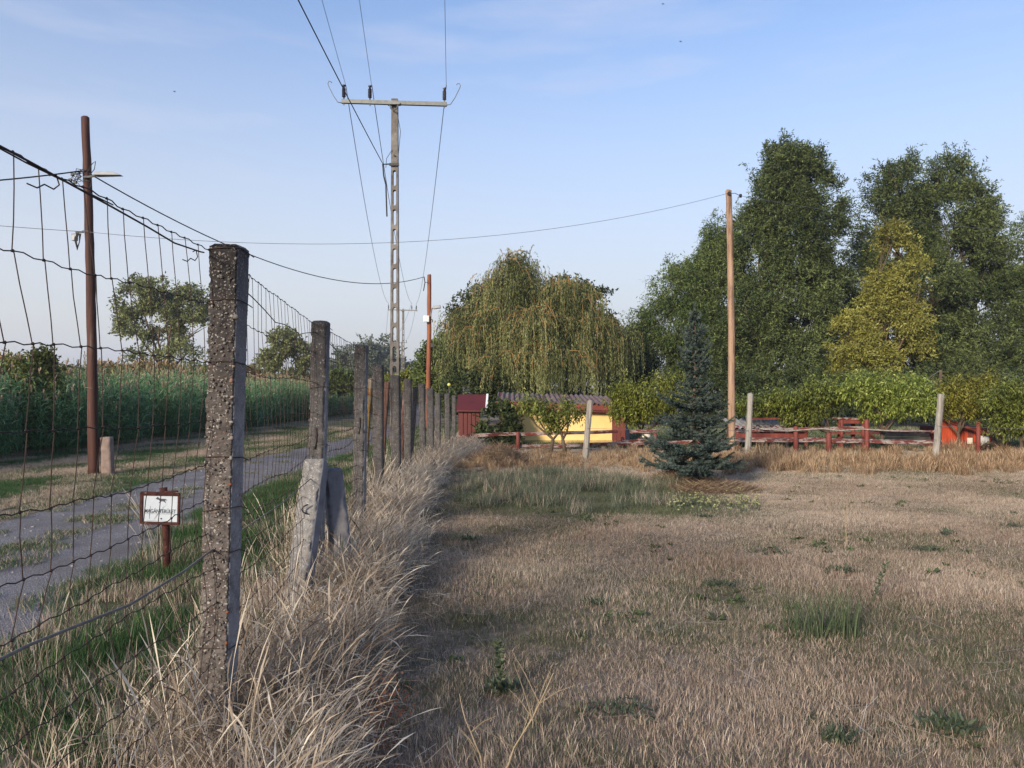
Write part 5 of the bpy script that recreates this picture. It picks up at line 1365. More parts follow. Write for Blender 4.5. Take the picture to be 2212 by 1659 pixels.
def line_pole(D, u, vt, uL, uR, ins, label, hooks=True):
    x = X(u, D); H = Z(vt, D)
    root = empty('line_pole', (x, D, 0), label, 'utility pole', 'concrete line poles along the track')
    slotted_pole(root, x, D, H, .26, .17, H - 2.05 - .1 if hooks else H - 2.2, 13, .53, M['pole_conc'])
    za = H - .12; xl_, xr_ = X(uL, D), X(uR, D); yf = D - .13
    cb = MB(); cb.bar((xl_, yf, za + .02), (xr_, yf, za - .06), .09, .10); arm = cb.build('crossarm', M['steel'], root)
    bk = MB(); bk.box((x, yf - .02, za - .06), (.34, .14, .05)); bk.tube([(x - .12, yf - .06, za - .08), (x - .08, yf - .06, za - .20), (x, yf - .06, za - .24), (x + .08, yf - .06, za - .20), (x + .12, yf - .06, za - .08)], .018, 5)
    bk.build_each('bracket', M['steel'], root)
    for ux in ins: insulator(root, X(ux, D), yf, za + .03 - .08 * (ux - uL) / (uR - uL))
    if hooks:
        for sg, xe_, ze in ((-1, xl_, za), (1, xr_, za - .06)):
            h = MB(); h.tube([(xe_, yf, ze - .02), (xe_ + sg * .10, yf, ze), (xe_ + sg * .22, yf, ze + .18), (xe_ + sg * .34, yf, ze + .42), (xe_ + sg * .37, yf, ze + .50), (xe_ + sg * .34, yf, ze + .56), (xe_ + sg * .29, yf, ze + .56), (xe_ + sg * .265, yf, ze + .52)], .011, 6)
            h.build('arcing_horn', M['steel'], root, True)
    return root, x, H
lp, lpx, lpH = line_pole(21, 853, 215, 740, 966, (745, 801, 961), 'nearest tall slotted concrete line pole with three insulators on its crossarm')
D2 = 73; line_pole(D2, 871, 667, 838, 902, (840, 890, 900), 'second slotted concrete line pole farther along the track', False)
D3 = 119; line_pole(D3, 868, 738, 829, 880, (831, 846, 878), 'farthest line pole mostly hidden behind the nearest one', False)
# fittings on the near pole: clamp band and small cables
ft = MB(); zc = Z(358, 21); ft.box((lpx, 20.88, zc), (.26, .05, .07)); ft.tube([(lpx - .14, 20.85, zc), (lpx - .28, 20.7, zc - .05), (lpx - .26, 20.75, zc - .35), (lpx - .22, 20.85, zc - .55), (lpx - .2, 20.9, zc - 1.4)], .02, 6)
ft.tube([(lpx - .06, 20.9, zc + .4), (lpx - .2, 20.85, zc + .15), (lpx - .22, 20.85, zc - .1)], .008, 5)
ft.tube([(lpx + .08, 20.88, lpH - .4), (lpx + .17, 20.88, lpH - .9), (lpx + .10, 20.88, lpH - 1.7)], .008, 5)
for dz in (0, -.12): ft.tube([(lpx, 20.9, lpH - 1.55 + dz * 2), (lpx, 20.86, lpH - 1.55 + dz * 2)], .022, 6)
ft.build_each('cable_fitting', M['cable'], lp)
# overhead wires
def wire(name, label, a, b, sag, r, mat=M['grey_wire'], n=24, group='overhead wires'):
    a, b = Vector(a), Vector(b)
    mb = MB(); mb.tube([a.lerp(b, k / n) - Vector((0, 0, 4 * sag * (k / n) * (1 - k / n))) for k in range(n + 1)], r, 5)
    return tag(mb.build(name, mat, None, True), label, 'wire', group)
zi = lpH + .34; yf = 20.87
ends = {745: (1.54, 0.2), 801: (3.0, 0.2), 961: (2.33, 0.15)}
names = {745: 'leftmost line wire', 801: 'middle line wire', 961: 'rightmost line wire'}
for k, (ux, (xe_, _)) in enumerate(ends.items()):
    a = (X(ux, 21) + .05, yf, zi - .08 * k * .5); b = (xe_, -31, zi + .4)
    wire('line_wire', names[ux] + ' running from the near pole over the camera', a, b, .75, .006)
for ux, vx in ((745, 840), (801, 890), (961, 900)):
    wire('line_wire', names[ux] + ' sagging from the near pole to the second pole', (X(ux, 21) + .05, yf, zi), (X(vx, D2), D2 - .13, Z(655, D2)), 1.35, .011)
for ux, vx in ((840, 831), (890, 846), (900, 878)):
    wire('line_wire', {840: 'far left', 890: 'far middle', 900: 'far right'}[ux] + ' line wire between the second and the farthest pole', (X(ux, D2), D2 - .13, Z(655, D2)), (X(vx, D3), D3 - .13, Z(732, D3)), .9, .014)
wire('supply_cable', 'thick dark cable slanting down from the top to the clamp on the near pole', P(828, 356, 20.8), (-2.45 + .05, -22, zi - 1.2), .6, .011, M['cable'])

# ------------------------------------------------------------------ wooden poles
def pole_mesh(path, radii, n=12, seed=0, split=True):
    mb = MB(); mb.tube(path, radii, n); return mb
def wood_pole(name, label, u0, v0, u1, v1, D, r0, r1, mat):
    a, b = P(u0, v0, D), P(u1, v1, D); a.z = -.1
    root = empty(name, (a.x, D, 0), label, 'utility pole')
    n = 26; rr = random.Random(u0); pts, rad = [], []
    for k in range(n + 1):
        t = k / n; p = a.lerp(b, t) + Vector((rr.uniform(-.006, .006), 0, 0)) + Vector((.03 * math.sin(t * 3.1), 0, 0)); pts.append(p); rad.append((r0 + (r1 - r0) * t) * rr.uniform(.97, 1.03))
    pts.append(b + Vector((0, 0, .02))); rad.append(r1 * .7)
    mb = MB(); mb.tube(pts, rad, 14); mb.build('shaft', mat, root, True)
    return root, a, b
pl_root, pa, pb = wood_pole('wooden_pole', 'dark brown stained wooden pole with street lamp beside the track', 202, 1027, 184, 254, 14.2, .095, .07, M['brown_pole'])
def on_pole(v, D=14.2): t = (1027 - v) / (1027 - 254); return P(202 - 18 * t, v, D)
c = on_pole(386)
lm = MB(); lm.tube([c + Vector((0, -.1, 0)), c + Vector((.12, -.12, .0)), c + Vector((.26, -.12, .03))], .02, 6)
arm = lm.build('lamp_arm', M['steel'], pl_root)
hd = MB(); hp = c + Vector((.46, -.12, .045))
hd.add([hp + Vector(q) for q in ((-.24, -.09, -.03), (.26, -.06, -.025), (.26, .06, -.025), (-.24, .09, -.03), (-.22, -.07, .035), (.10, -.05, .04), (.10, .05, .04), (-.22, .07, .035))],
       [(3, 2, 1, 0), (4, 5, 6, 7), (0, 1, 5, 4), (1, 2, 6, 5), (2, 3, 7, 6), (3, 0, 4, 7)])
hd.build('lamp_head', M['lamp_grey'], arm, bevel=.012)
bd = MB()
for v in (392, 500, 838):
    q = on_pole(v); r_ = .085 if v < 600 else .098; bd.tube([q + Vector((r_ * math.cos(a), r_ * math.sin(a), .008 * math.sin(a * 2))) for a in [k * 2 * math.pi / 12 for k in range(13)]], .006, 5, False)
bd.build_each('steel_band', M['steel'], pl_root)
cl = MB(); q = on_pole(378); rr = random.Random(2)
for k in range(8):
    s0 = q + Vector((rr.uniform(-.05, .05), -.1, rr.uniform(-.05, .08)))
    cl.tube([s0, s0 + Vector((rr.uniform(-.2, -.05), -.03, rr.uniform(-.12, .06))), s0 + Vector((rr.uniform(-.25, -.1), 0, rr.uniform(-.25, 0))), q + Vector((-.05, -.1, rr.uniform(-.25, .0)))], .007, 5)
cl.tube([q + Vector((.05, -.09, .0)), q + Vector((.16, -.1, .18)), q + Vector((.22, -.1, .22)), q + Vector((.20, -.1, .08)), q + Vector((.10, -.1, -.05))], .007, 5)
cl.tube([q + Vector((.07, -.09, -.05)), q + Vector((.15, -.1, -.12)), q + Vector((.12, -.1, -.25)), q + Vector((.07, -.1, -.28))], .007, 5)
for dx, dz in ((-.24, -.12), (-.20, -.02), (-.15, -.16)): cl.box(q + Vector((dx, -.1, dz)), (.05, .04, .05))
cl.build_each('loose_cable', M['cable'], pl_root)
bx = MB(); q = on_pole(515); bx.box(q + Vector((-.21, -.06, .01)), (.09, .07, .13)); bx.build('junction_box', M['lamp_grey'], pl_root, bevel=.008)
bl = MB()
for k in range(4): bl.tube([q + Vector((-.12 - .02 * k, -.08, .08)), q + Vector((-.16 - .01 * k, -.1, -.04)), q + Vector((-.14, -.1, -.17 - .02 * k)), q + Vector((-.10, -.1, -.08)), q + Vector((-.08 - .01 * k, -.09, .07))], .009, 5)
bl.box(q + Vector((-.12, -.06, .10)), (.14, .03, .02)); bl.build_each('cable_loop', M['cable'], pl_root)
# concrete stub beside it
sb = rough_post('concrete_stub', (X(234, 14.3), 14.3, -.1), P(230, 944, 14.3), .20, .16, surf_mat('stub_concrete', [(0.3, (0.16, 0.115, 0.10)), (0.7, (0.27, 0.21, 0.185))], 8, .9, .5, 40), None, nz=30, amp=.006, seed=9)
tag(sb, 'short weathered concrete stub beside the dark brown pole', 'post')

op_root, oa, ob = wood_pole('wooden_pole', 'orange stained wooden pole with floodlight and white box behind the fence end', 923, 900, 927, 594, 32, .105, .085, M['orange_pole'])
fl = MB(); q = P(930, 665, 31.85); fl.tube([q + Vector((0, 0, -.35)), q + Vector((.05, 0, -.05)), q + Vector((.12, 0, 0))], .03, 6); fa = fl.build('lamp_arm', M['steel'], op_root)
fl = MB(); fl.box(q + Vector((.26, 0, .03)), (.30, .22, .13), Matrix.Rotation(R(-8), 3, 'Y')); fl.build('floodlight', M['lamp_grey'], fa, bevel=.015)
fl = MB(); q = P(921, 689, 31.85); fl.box(q + Vector((-.0, -.06, 0)), (.21, .16, .26), Matrix.Rotation(R(20), 3, 'Z')); fl.build('meter_box', M['white'], op_root, bevel=.01)
fl = MB(); q = P(932, 690, 31.85); fl.tube([q, q + Vector((.06, 0, -.05)), q + Vector((.02, 0, -.12))], .02, 5); q2 = P(934, 746, 31.85); fl.box(q2, (.13, .12, .16)); q3 = P(918, 610, 31.85)
fl.tube([P(916, 598, 31.8), q3 + Vector((0, 0, 0)), q3 + Vector((-.06, 0, -.35))], .022, 6); fl.tube([q3, q3 + Vector((.12, 0, 0))], .012, 5); fl.build_each('cable_fitting', M['cable'], op_root)

rp_root, ra, rb = wood_pole('wooden_pole', 'tall bare pine pole standing behind the blue spruce', 1580, 1000, 1574, 412, 18.6, .088, .070, M['raw_pole'])
rb_ = MB(); rb_.tube([rb + Vector((-.02, -.07, -.09)), rb + Vector((-.02, -.13, -.09))], .04, 10); q = P(1599, 423, 18.6)
rb_.tube([q + Vector((-.02, 0, 0)), q + Vector((.03, 0, 0))], .045, 10); rb_.tube([rb + Vector((.03, 0, -.07)), rb + Vector((.15, 0, -.06)), q], .008, 5)
rb_.build_each('insulator', M['ceramic'], rp_root)
wire('thin_cable', 'thin cable sagging from the dark brown pole to the bare pine pole', on_pole(503) + Vector((0, -.1, 0)), rb + Vector((-.05, -.1, -.09)), .62, .0045, M['grey_wire'])
wire('thin_cable', 'thin cable leaving the dark brown pole towards the left edge', on_pole(503) + Vector((0, -.1, 0)), Vector((-13.5, 12.0, Z(390, 12.0))), .1, .005, M['grey_wire'])
wire('thin_cable', 'thin cable running right from the bare pine pole behind the tall trees', q, P(2400, 500, 30), .3, .005, M['grey_wire'])
wire('street_cable', 'dark bundled cable sagging from the dark brown pole to the orange pole', on_pole(378) + Vector((.1, -.08, 0)), P(916, 598, 31.8), .95, .013, M['cable'], 36)
wire('street_cable', 'dark twisted cable from the dark brown pole out past the left edge', on_pole(372) + Vector((-.06, -.08, 0)), Vector((-9.5, 8.5, 3.75)), .12, .013, M['cable'])

# ------------------------------------------------------------------ yellow shed, red hut
def corrugated(name, root, xl_, xr_, yf_, zf, yb, zb, zl_drop, mat, pitch=.13, amp=.018, nsheet=5):
    wdt = (xr_ - xl_) / nsheet
    for s_ in range(nsheet):
        x0 = xl_ + s_ * wdt - (.04 if s_ else 0); x1 = x0 + wdt + (.04 if s_ else 0); n = int((x1 - x0) / pitch * 8); vs, fs = [], []
        for i in range(n + 1):
            x = x0 + (x1 - x0) * i / n; o_ = amp * math.sin(2 * math.pi * x / pitch); dz = -zl_drop * (x - xl_) / (xr_ - xl_) + .006 * (s_ % 2)
            for k in range(3):
                t = k / 2; vs.append((x, yf_ + (yb - yf_) * t, zf + (zb - zf) * t + o_ + dz + .008))
            for k in range(3):
                t = k / 2; vs.append((x, yf_ + (yb - yf_) * t, zf + (zb - zf) * t + o_ + dz))
        for i in range(n):
            a, b = i * 6, (i + 1) * 6
            fs += [(a, b, b + 1, a + 1), (a + 1, b + 1, b + 2, a + 2), (a + 3, a + 4, b + 4, b + 3), (a + 4, a + 5, b + 5, b + 4), (a, a + 3, b + 3, b), (a + 2, b + 2, b + 5, a + 5)]
        me = bpy.data.meshes.new(name); me.from_pydata(vs, [], fs); link(name, me, mat, root)
def yellow_shed():
    D = 22.6; x0, x1 = X(1082, D), X(1322, D); zt = Z(880, D)
    root = empty('yellow_shed', ((x0 + x1) / 2, D, 0), 'low yellow rendered shed with brownish corrugated roof and red fascia', 'shed')
    w = MB(); w.box(((x0 + x1) / 2, D + .9, zt / 2), (x1 - x0, 1.8, zt)); w.build('wall', M['yellow'], root)
    pl_ = MB(); pl_.box(((x0 + x1) / 2, D - .02, .07), (x1 - x0 + .02, .04, .14)); pl_.build('plinth', surf_mat('plinth_render', [(0.3, (0.4, 0.27, 0.1)), (0.7, (0.5, 0.36, 0.15))], 6, .9, .3), root)
    # red board panel and door at the right end
    for k in range(3):
        pd = MB(); pd.box((x1 + .07 + .13 * k, D + .02, .62), (.124, .03, 1.22)); pd.build('board', M['red_paint'], root, bevel=.004)
    pd = MB(); pd.box((x1 + .46, D + .05, .5), (.10, .04, .98)); pd.build('dark_board', M['dark_blue'], root)
    f = MB(); f.bar((x0 - .18, D - .30, Z(874, D) + .02), (x1 + .1, D - .30, Z(881, D)), .03, .17, jit=.003); f.build('fascia', M['red_paint'], root)
    f = MB(); f.bar((x0 - .12, D - .26, Z(883, D)), (x1 + .05, D - .26, Z(889, D)), .03, .06); f.build('fascia', M['maroon'], root)
    corrugated('roof_sheet', root, X(1073, D), X(1330, D), D - .42, Z(866, D) + .02, D + 2.1, Z(866, D) + .24, .11, M['corrugated'], pitch=.155, amp=.024, nsheet=5)
    # sloped gable infill
    g = MB(); g.bar((x0 - .02, D + .0, zt), (x0 - .02, D + 1.8, zt + .34), .04, .2); g.build('gable_board', M['red_paint'], root)
yellow_shed()
def red_hut():
    D = 22.2; x0, x1 = X(990, D), X(1034, D)
    root = empty('red_hut', ((x0 + x1) / 2, D, 0), 'small dark red hut with flat sloping roof panel and white edge beside the fence end', 'hut')
    zt = Z(884, D)
    w = MB(); w.box(((x0 + x1) / 2, D + .5, zt / 2), (x1 - x0, .9, zt)); w.build('wall', M['maroon'], root)
    # monopitch roof falling towards the camera
    a = (X(985, D), D - .10, Z(886, D)); b = (X(1048, D), D - .10, Z(887, D)); zb = Z(852, D + .9)
    vs = [a, b, (b[0], D + .9, zb), (a[0], D + .9, zb)]; vs += [(x, y, z - .035) for x, y, z in vs]
    r_ = MB(); r_.add(vs, [(0, 1, 2, 3), (7, 6, 5, 4), (0, 4, 5, 1), (1, 5, 6, 2), (2, 6, 7, 3), (3, 7, 4, 0)]); r_.build('roof', M['maroon'], root)
    t = MB(); t.bar((b[0] + .035, D - .12, b[2] - .03), (b[0] + .035, D + .92, zb - .02), .06, .09); t.build('roof_trim', M['white'], root)
    for k in range(5):
        bb = MB(); bb.box((x0 + .045 + k * (x1 - x0) / 5 + .04, D + .035, zt / 2), (.10, .02, zt - .05)); bb.build('board', M['maroon'], root, bevel=.003)
red_hut()
tb = MB(); D = 20.9; tb.box((X(1020, D), D, .11), (.55, .35, .22), None, 1.1); tag(tb.build('feed_trough', M['dark_blue'], None, bevel=.02), 'dark blue trough on the ground behind the lowest rail', 'trough')
yb_ = empty('yellow_ball_rod', (X(970, 24), 24, 0), 'thin rod topped by a small yellow ball above the red hut', 'rod'); rr_ = MB(); rr_.tube([(X(970, 24), 24, 0), P(970, 835, 24)], .008, 5); rr_.build('rod', M['steel'], yb_)
me = bpy.data.meshes.new('ball'); bm = bmesh.new(); bmesh.ops.create_uvsphere(bm, u_segments=10, v_segments=8, radius=.055, matrix=Matrix.Translation(P(970, 831, 24))); bm.to_mesh(me); bm.free(); link('ball', me, M['yellow_ball'], yb_)

# ------------------------------------------------------------------ red rail fence
rf = empty('rail_fence', (X(1120, 20.4), 20.4, 0), 'weathered dark red post and rail fence along the garden', 'fence')
def rail(u0, v0, u1, v1, D, h=.085, mat='rail', seg=4, name='rail'):
    a, b = P(u0, v0, D), P(u1, v1, D); rr = random.Random(u0 + v0); mb = MB()
    pts = [a.lerp(b, k / seg) + Vector((0, 0, rr.uniform(-.012, .012) if 0 < k < seg else 0)) for k in range(seg + 1)]
    vs, fs = [], []
    for p in pts:
        for (y, z) in ((-.02, -h / 2), (.02, -h / 2), (.02, h / 2), (-.02, h / 2)): vs.append(p + Vector((0, y, z + rr.uniform(-.006, .006))))
    for k in range(seg):
        for j in range(4): fs.append((4 * k + j, 4 * k + (j + 1) % 4, 4 * k + 4 + (j + 1) % 4, 4 * k + 4 + j))
    fs += [(0, 1, 2, 3), (4 * seg + 3, 4 * seg + 2, 4 * seg + 1, 4 * seg)]
    mb.add(vs, fs); return mb.build(name, M[mat], rf, bevel=.006)
def rpost(u, v0, D, r=.055, lean=0, mat='red_paint'):
    a = Vector((X(u, D) + lean, D, -.1)); b = P(u, v0, D); mb = MB()
    mb.tube([a, a.lerp(b, .5) + Vector((.004, 0, 0)), b - Vector((0, 0, .02)), b + Vector((0, 0, .015))], [r * 1.05, r, r * .95, r * .6], 10); mb.build('post', M[mat], rf, True)
DR = 20.4
for (u0, v0, u1, v1) in ((985, 947, 1120, 942), (1120, 942, 1330, 934), (984, 969, 1120, 966), (1120, 967, 1418, 955), (996, 990, 1120, 990), (1120, 989, 1418, 977)):
    pass
rail(984, 943, 1119, 937, DR); rail(1121, 938, 1335, 932, DR); rail(984, 968, 1119, 964, DR); rail(1121, 964, 1416, 957, DR + .02); rail(992, 991, 1119, 990, DR); rail(1121, 989, 1416, 980, DR)
rail(1335, 955, 1420, 951, DR + .3); rail(1360, 934, 1418, 930, DR + .3)
rpost(1119, 934, DR - .06); rpost(1415, 937, DR - .06, .062); rpost(1345, 945, DR + .5, .045)
# stretch behind the spruce and on to the right
DR2 = 19.4
rail(1418, 958, 1600, 950, DR2 + .4); rail(1590, 951, 1720, 950, DR2, .11); rail(1721, 951, 1872, 952, DR2, .11); rail(1873, 952, 2018, 956, DR2, .11)
rail(1590, 931, 1720, 927, DR2, .08); rail(1721, 927, 1872, 925, DR2, .08); rail(1873, 929, 2020, 933, DR2, .08)
for u, v in ((1719, 922), (1872, 907), (1790, 936)): rpost(u, v, DR2 - .06, .06)
# pale split pole tied along the rails
mb = MB(); mb.tube([P(1640, 926, DR2 - .12), P(1700, 931, DR2 - .12), P(1775, 926, DR2 - .12), P(1815, 930, DR2 - .12), P(1860, 927, DR2 - .12), P(1930, 931, DR2 - .12), P(2010, 932, DR2 - .12)], .018, 6)
mb.build('split_pole', M['grey_wood'], rf, True)

# ------------------------------------------------------------------ grey wooden posts with wires
def grey_post(label, ut, vt, ub, D, r):
    a = Vector((X(ub, D), D, -.1)); b = P(ut, vt, D); rr = random.Random(ut); pts, rad = [], []
    for k in range(13): pts.append(a.lerp(b, k / 12) + Vector((rr.uniform(-.004, .004), 0, 0))); rad.append(r * (1.05 - .1 * k / 12) * rr.uniform(.96, 1.04))
    mb = MB(); mb.tube(pts, rad, 9); n0 = len(mb.v)
    o = mb.build('wooden_post', M['grey_wood'])
    # split, ragged top
    me = o.data
    for i in range(9): me.vertices[len(me.vertices) - 1 - i].co.z += rr.uniform(-.03, .03)
    return tag(o, label, 'post', 'grey wooden posts in the grass')
grey_post('weathered grey post in front of the yellow shed', 1275, 866, 1263, 17.2, .068)
grey_post('weathered grey post right of the bare pine pole', 1621, 851, 1614, 17.2, .068)
grey_post('weathered grey post leaning right before the red plank shed', 2033, 853, 2019, 16.6, .068)
for (l, a, b, sg) in (('upper thin wire between the first two grey posts', P(1268, 925, 17.1), P(1617, 930, 17.1), .02), ('lower thin wire between the first two grey posts', P(1265, 968, 17.1), P(1615, 972, 17.1), .03),
                      ('thin wire between the last two grey posts', P(1619, 945, 17.1), P(2023, 950, 16.5), .03), ('thin wire leaving the last grey post to the right', P(2026, 920, 16.5), P(2300, 926, 16.2), .02)):
    wire('fence_wire', l, a, b, sg, .004, M['grey_wire'], 10, 'thin wires between the grey posts')

# ------------------------------------------------------------------ garden things at the right
def hutch():
    D = 20.9; root = empty('low_hutch', (X(1650, D), D, 0), 'low red wooden hutch with grey corrugated roof behind the rails', 'hutch')
    x0, x1 = X(1588, D), X(1745, D)
    corrugated('roof_sheet', root, x0 - .1, X(1700, D), D - .15, Z(924, D), D + 1.0, Z(905, D + 1.0), .03, M['grey_corr'], .15, .024, 2)
    for (v, h) in ((927, .14), (941, .13)):
        b = MB(); b.bar((x0, D, Z(v, D)), (x1, D, Z(v + 1, D)), .03, h); b.build('board', M['red_paint'], root, bevel=.004)
    for u in (1592, 1638, 1668, 1700, 1742):
        b = MB(); b.box((X(u, D), D + .03, .32), (.09, .05, .64)); b.build('leg', M['black'] if u in (1638, 1668, 1700) else M['red_paint'], root)
    b = MB(); b.box(((x0 + x1) / 2, D + .55, .40), (x1 - x0 - .1, .9, .42)); b.build('box', M['maroon'], root)
    b = MB(); b.bar((X(1610, D), D - .14, Z(905, D)), (X(1720, D), D - .14, Z(903, D)), .04, .05); b.build('top_bar', M['red_paint'], root)
hutch()
def table():
    D = 20.4; root = empty('garden_frame', (X(1835, D), D, 0), 'red wooden frame with a flat top board between the peach trees', 'frame')
    b = MB(); b.bar((X(1802, D), D, Z(903, D)), (X(1868, D), D, Z(905, D)), .5, .05); b.build('top_board', M['rail'], root, bevel=.004)
    b = MB(); b.bar((X(1804, D), D - .2, Z(910, D)), (X(1864, D), D - .2, Z(911, D)), .03, .09); b.build('apron', M['red_paint'], root)
    for u, dy in ((1812, -.18), (1858, -.18), (1820, .2), (1850, .2)):
        b = MB(); b.tube([(X(u, D), D + dy, -.05), (X(u, D), D + dy, Z(907, D))], .05, 8); b.build('leg', M['red_paint'], root)
    b = MB(); b.bar((X(1795, D), D + .1, Z(936, D)), (X(1905, D), D + .1, Z(936, D)), .3, .05); b.build('shelf', M['red_paint'], root)
    b = MB(); b.bar((X(1862, D), D - .1, Z(932, D)), (X(1886, D), D - .1, Z(946, D)), .05, .05); b.build('strut', M['red_paint'], root)
table()
def low_wall():
    D = 21.3; root = empty('board_heap', (X(1960, D), D, 0), 'low stack of grey weathered boards behind the lower rail', 'boards')
    for k in range(3):
        b = MB(); b.bar((X(1915, D), D + .05 * k, .10 + .14 * k), (X(2022, D), D + .05 * k, .11 + .14 * k), .05, .125, jit=.006); b.build('board', surf_mat('grey_board', [(0.3, (0.09, 0.08, 0.08)), (0.7, (0.17, 0.155, 0.15))], 6, .9, .4) if k == 0 else bpy.data.materials['grey_board'], root)
low_wall()
def red_shed():
    D = 20.6; root = empty('plank_shed', (X(2090, D), D, 0), 'bright red plank shed with roof falling to the right under the peach trees', 'shed')
    u0, u1 = 2034, 2160; n = 11
    for k in range(n):
        ua, ub = u0 + (u1 - u0) * k / n, u0 + (u1 - u0) * (k + 1) / n; zt = Z(908 + 34 * max(0, (ua - 2050)) / 110, D); y = D if ua < 2072 else D + .25
        b = MB(); b.box(((X(ua, D) + X(ub, D)) / 2, y, zt / 2), (X(ub, D) - X(ua, D) - .008, .03, zt)); b.build('plank', M['bright_red'] if k < 6 else M['red_paint'] if k % 3 == 0 else M['bright_red'], root, bevel=.003)
    b = MB(); b.box((X(2095, D), D + .8, .3), (1.3, 1.0, .6)); b.build('body', M['maroon'], root)
    b = MB(); b.bar((X(2032, D), D - .05, Z(906, D)), (X(2162, D), D - .05, Z(946, D)), .06, .07); b.build('roof_edge', M['red_paint'], root)
    b = MB(); b.bar((X(2075, D), D + .18, Z(952, D)), (X(2125, D), D + .18, Z(962, D)), .03, .09); b.build('cross_board', M['red_paint'], root)
    for u, w, h in ((2103, .14, .16), (2131, .34, .28)):
        b = MB(); b.box((X(u, D), D + .17, Z(953, D)), (w, .02, h)); b.build('white_panel', M['offwhite'] if w < .2 else M['white'], root)
red_shed()
b = MB(); D = 19.2; b.tube([(X(2113, D), D, -.05), P(2113, 912, D)], .055, 8); tag(b.build('brown_stake', M['red_paint'], None, True), 'thick reddish stake in front of the white panel of the plank shed', 'post')
wb = empty('wood_pile', (X(2150, 19.6), 19.6, 0), 'pile of dark logs and branches right of the plank shed', 'wood pile')
rr = random.Random(4)
for k in range(9):
    b = MB(); a = Vector((X(2128 + k * 5, 19.6) + rr.uniform(-.1, .1), 19.6 + rr.uniform(-.2, .2), .06 + .07 * (k % 3))); d = Vector((rr.uniform(-.3, .3), rr.uniform(-.2, .2), rr.uniform(.0, .35)))
    b.tube([a, a + d * .5, a + d], [.05, .045, .04], 7); b.build('log', M['bark'], wb)
# cream bucket, small flat stool
b = MB(); D = 20.9; c = P(1396, 945, D); b.tube([(c.x, D, Z(954, D)), (c.x, D, Z(936, D))], [.10, .125], 12); tag(b.build('bucket', M['offwhite'], None, True), 'cream bucket standing on a ledge behind the top rail', 'bucket')
b = MB(); b.box((c.x, D, Z(958, D)), (.5, .3, .07)); b.box((c.x - .2, D, .15), (.07, .07, .3)); b.box((c.x + .2, D, .15), (.07, .07, .3)); tag(b.build('ledge', M['red_paint']), 'small red bench under the cream bucket', 'bench')
# hoop and pole behind the peach trees
hp_ = empty('hoop_frame', (X(2015, 27), 27, 0), 'grey metal hoop on a dark pole above the peach trees', 'frame'); D = 27
b = MB(); b.tube([P(2010 + 26 * math.cos(a), 845 - 18 * math.sin(a), D) for a in [k * math.pi / 10 for k in range(11)]], .03, 6); b.build('hoop', M['steel'], hp_, True)
b = MB(); b.tube([(X(2032, D), D, 0), P(2032, 799, D)], .05, 7); b.build('pole', M['bark'], hp_)
b = MB(); b.tube([P(2031, 800, D), P(1985, 830, D)], .012, 5); b.build('stay', M['steel'], hp_)

# ------------------------------------------------------------------ small plants in the field
def weed_tuft(name, label, x, y, n, h, w, mat, lean=.35, rad=.12, seed=0, cat='plant', group=None, curl=.2):
    me = blades(n, rad, h * .5, h, w * .7, w, lean, 4, curl=curl, seed=seed, name=name)
    o = link(name, me, mat); o.location = (x, y, 0); return tag(o, label, cat, group)
M['sedge'] = leaf_mat('sedge_blade', [(0, (0.03, 0.05, 0.025)), (0.5, (0.065, 0.095, 0.045)), (1, (0.14, 0.17, 0.09))], .2)
M['weed'] = leaf_mat('weed_leaf', [(0, (0.035, 0.05, 0.03)), (0.5, (0.075, 0.10, 0.058)), (1, (0.14, 0.17, 0.10))], .2)
M['dry_stem'] = leaf_mat('dry_stem', [(0, (0.22, 0.16, 0.10)), (1, (0.40, 0.32, 0.22))], .1)
for i, (u, v, n, h, rd, lab) in enumerate([(1738, 1378, 110, .34, .13, 'left clump of dark green sedge blades in the short grass'), (1812, 1372, 130, .37, .15, 'taller right clump of dark green sedge beside the left one')]):
    D = F * HC / (v - VH); weed_tuft('sedge_tuft', lab, X(u, D), D, n, h, .007, M['sedge'], .22, rd, 500 + i, group='sedge tufts')
def rosette(label, u, v, size, seed, n=40, mat='weed', h=.07):
    n = int(n * 1.7)
    D = F * HC / (v - VH); r = np.random.default_rng(seed)
    a = r.uniform(0, 6.28, n); el = r.uniform(.1, 1.1, n); Pn = np.stack([np.clip(r.normal(0, size * .36, n), -size * .75, size * .75), np.clip(r.normal(0, size * .26, n), -size * .55, size * .55), r.uniform(0, h * .4, n)], 1)
    A = np.stack([np.cos(a) * np.cos(el), np.sin(a) * np.cos(el), np.sin(el)], 1); S_ = unit(np.cross(A, np.array([0, 0, 1.0]) + r.normal(0, .3, (n, 3))))
    v_, f_, t_ = leaves(Pn, A, S_, h * r.uniform(.4, 1.0, n), .013 * r.uniform(.6, 1.3, n), np.clip(.35 + r.normal(0, .2, n), 0, 1))
    o = link('weed_rosette', np_mesh('weed_rosette', v_, f_, {'tint': t_}), M[mat]); o.location = (X(u, D), D, .01)
    return tag(o, label, 'plant', 'low weeds in the field')
rosette('dark green weed patch nearest the bottom right corner', 2050, 1585, .16, 1, 110, h=.09)
rosette('low green weed at the bottom edge left of the corner weed', 1815, 1610, .10, 2, 60)
rosette('green weed patch straight above the right sedge clump', 1820, 1240, .22, 3, 90)
rosette('flat green weed strip near the right edge', 2000, 1192, .24, 4, 80, h=.06)
rosette('green weed below the yellow flowers', 1520, 1120, .16, 5, 60)
rosette('small green weed left of the thin brown stalk', 1660, 1196, .30, 6, 80, h=.05)
rosette('weed patch in the middle of the field left of centre', 1560, 1270, .2, 7, 60, h=.07)
rosette('dark weed at the bottom left near the tall grass', 1085, 1500, .14, 8, 90, h=.08)
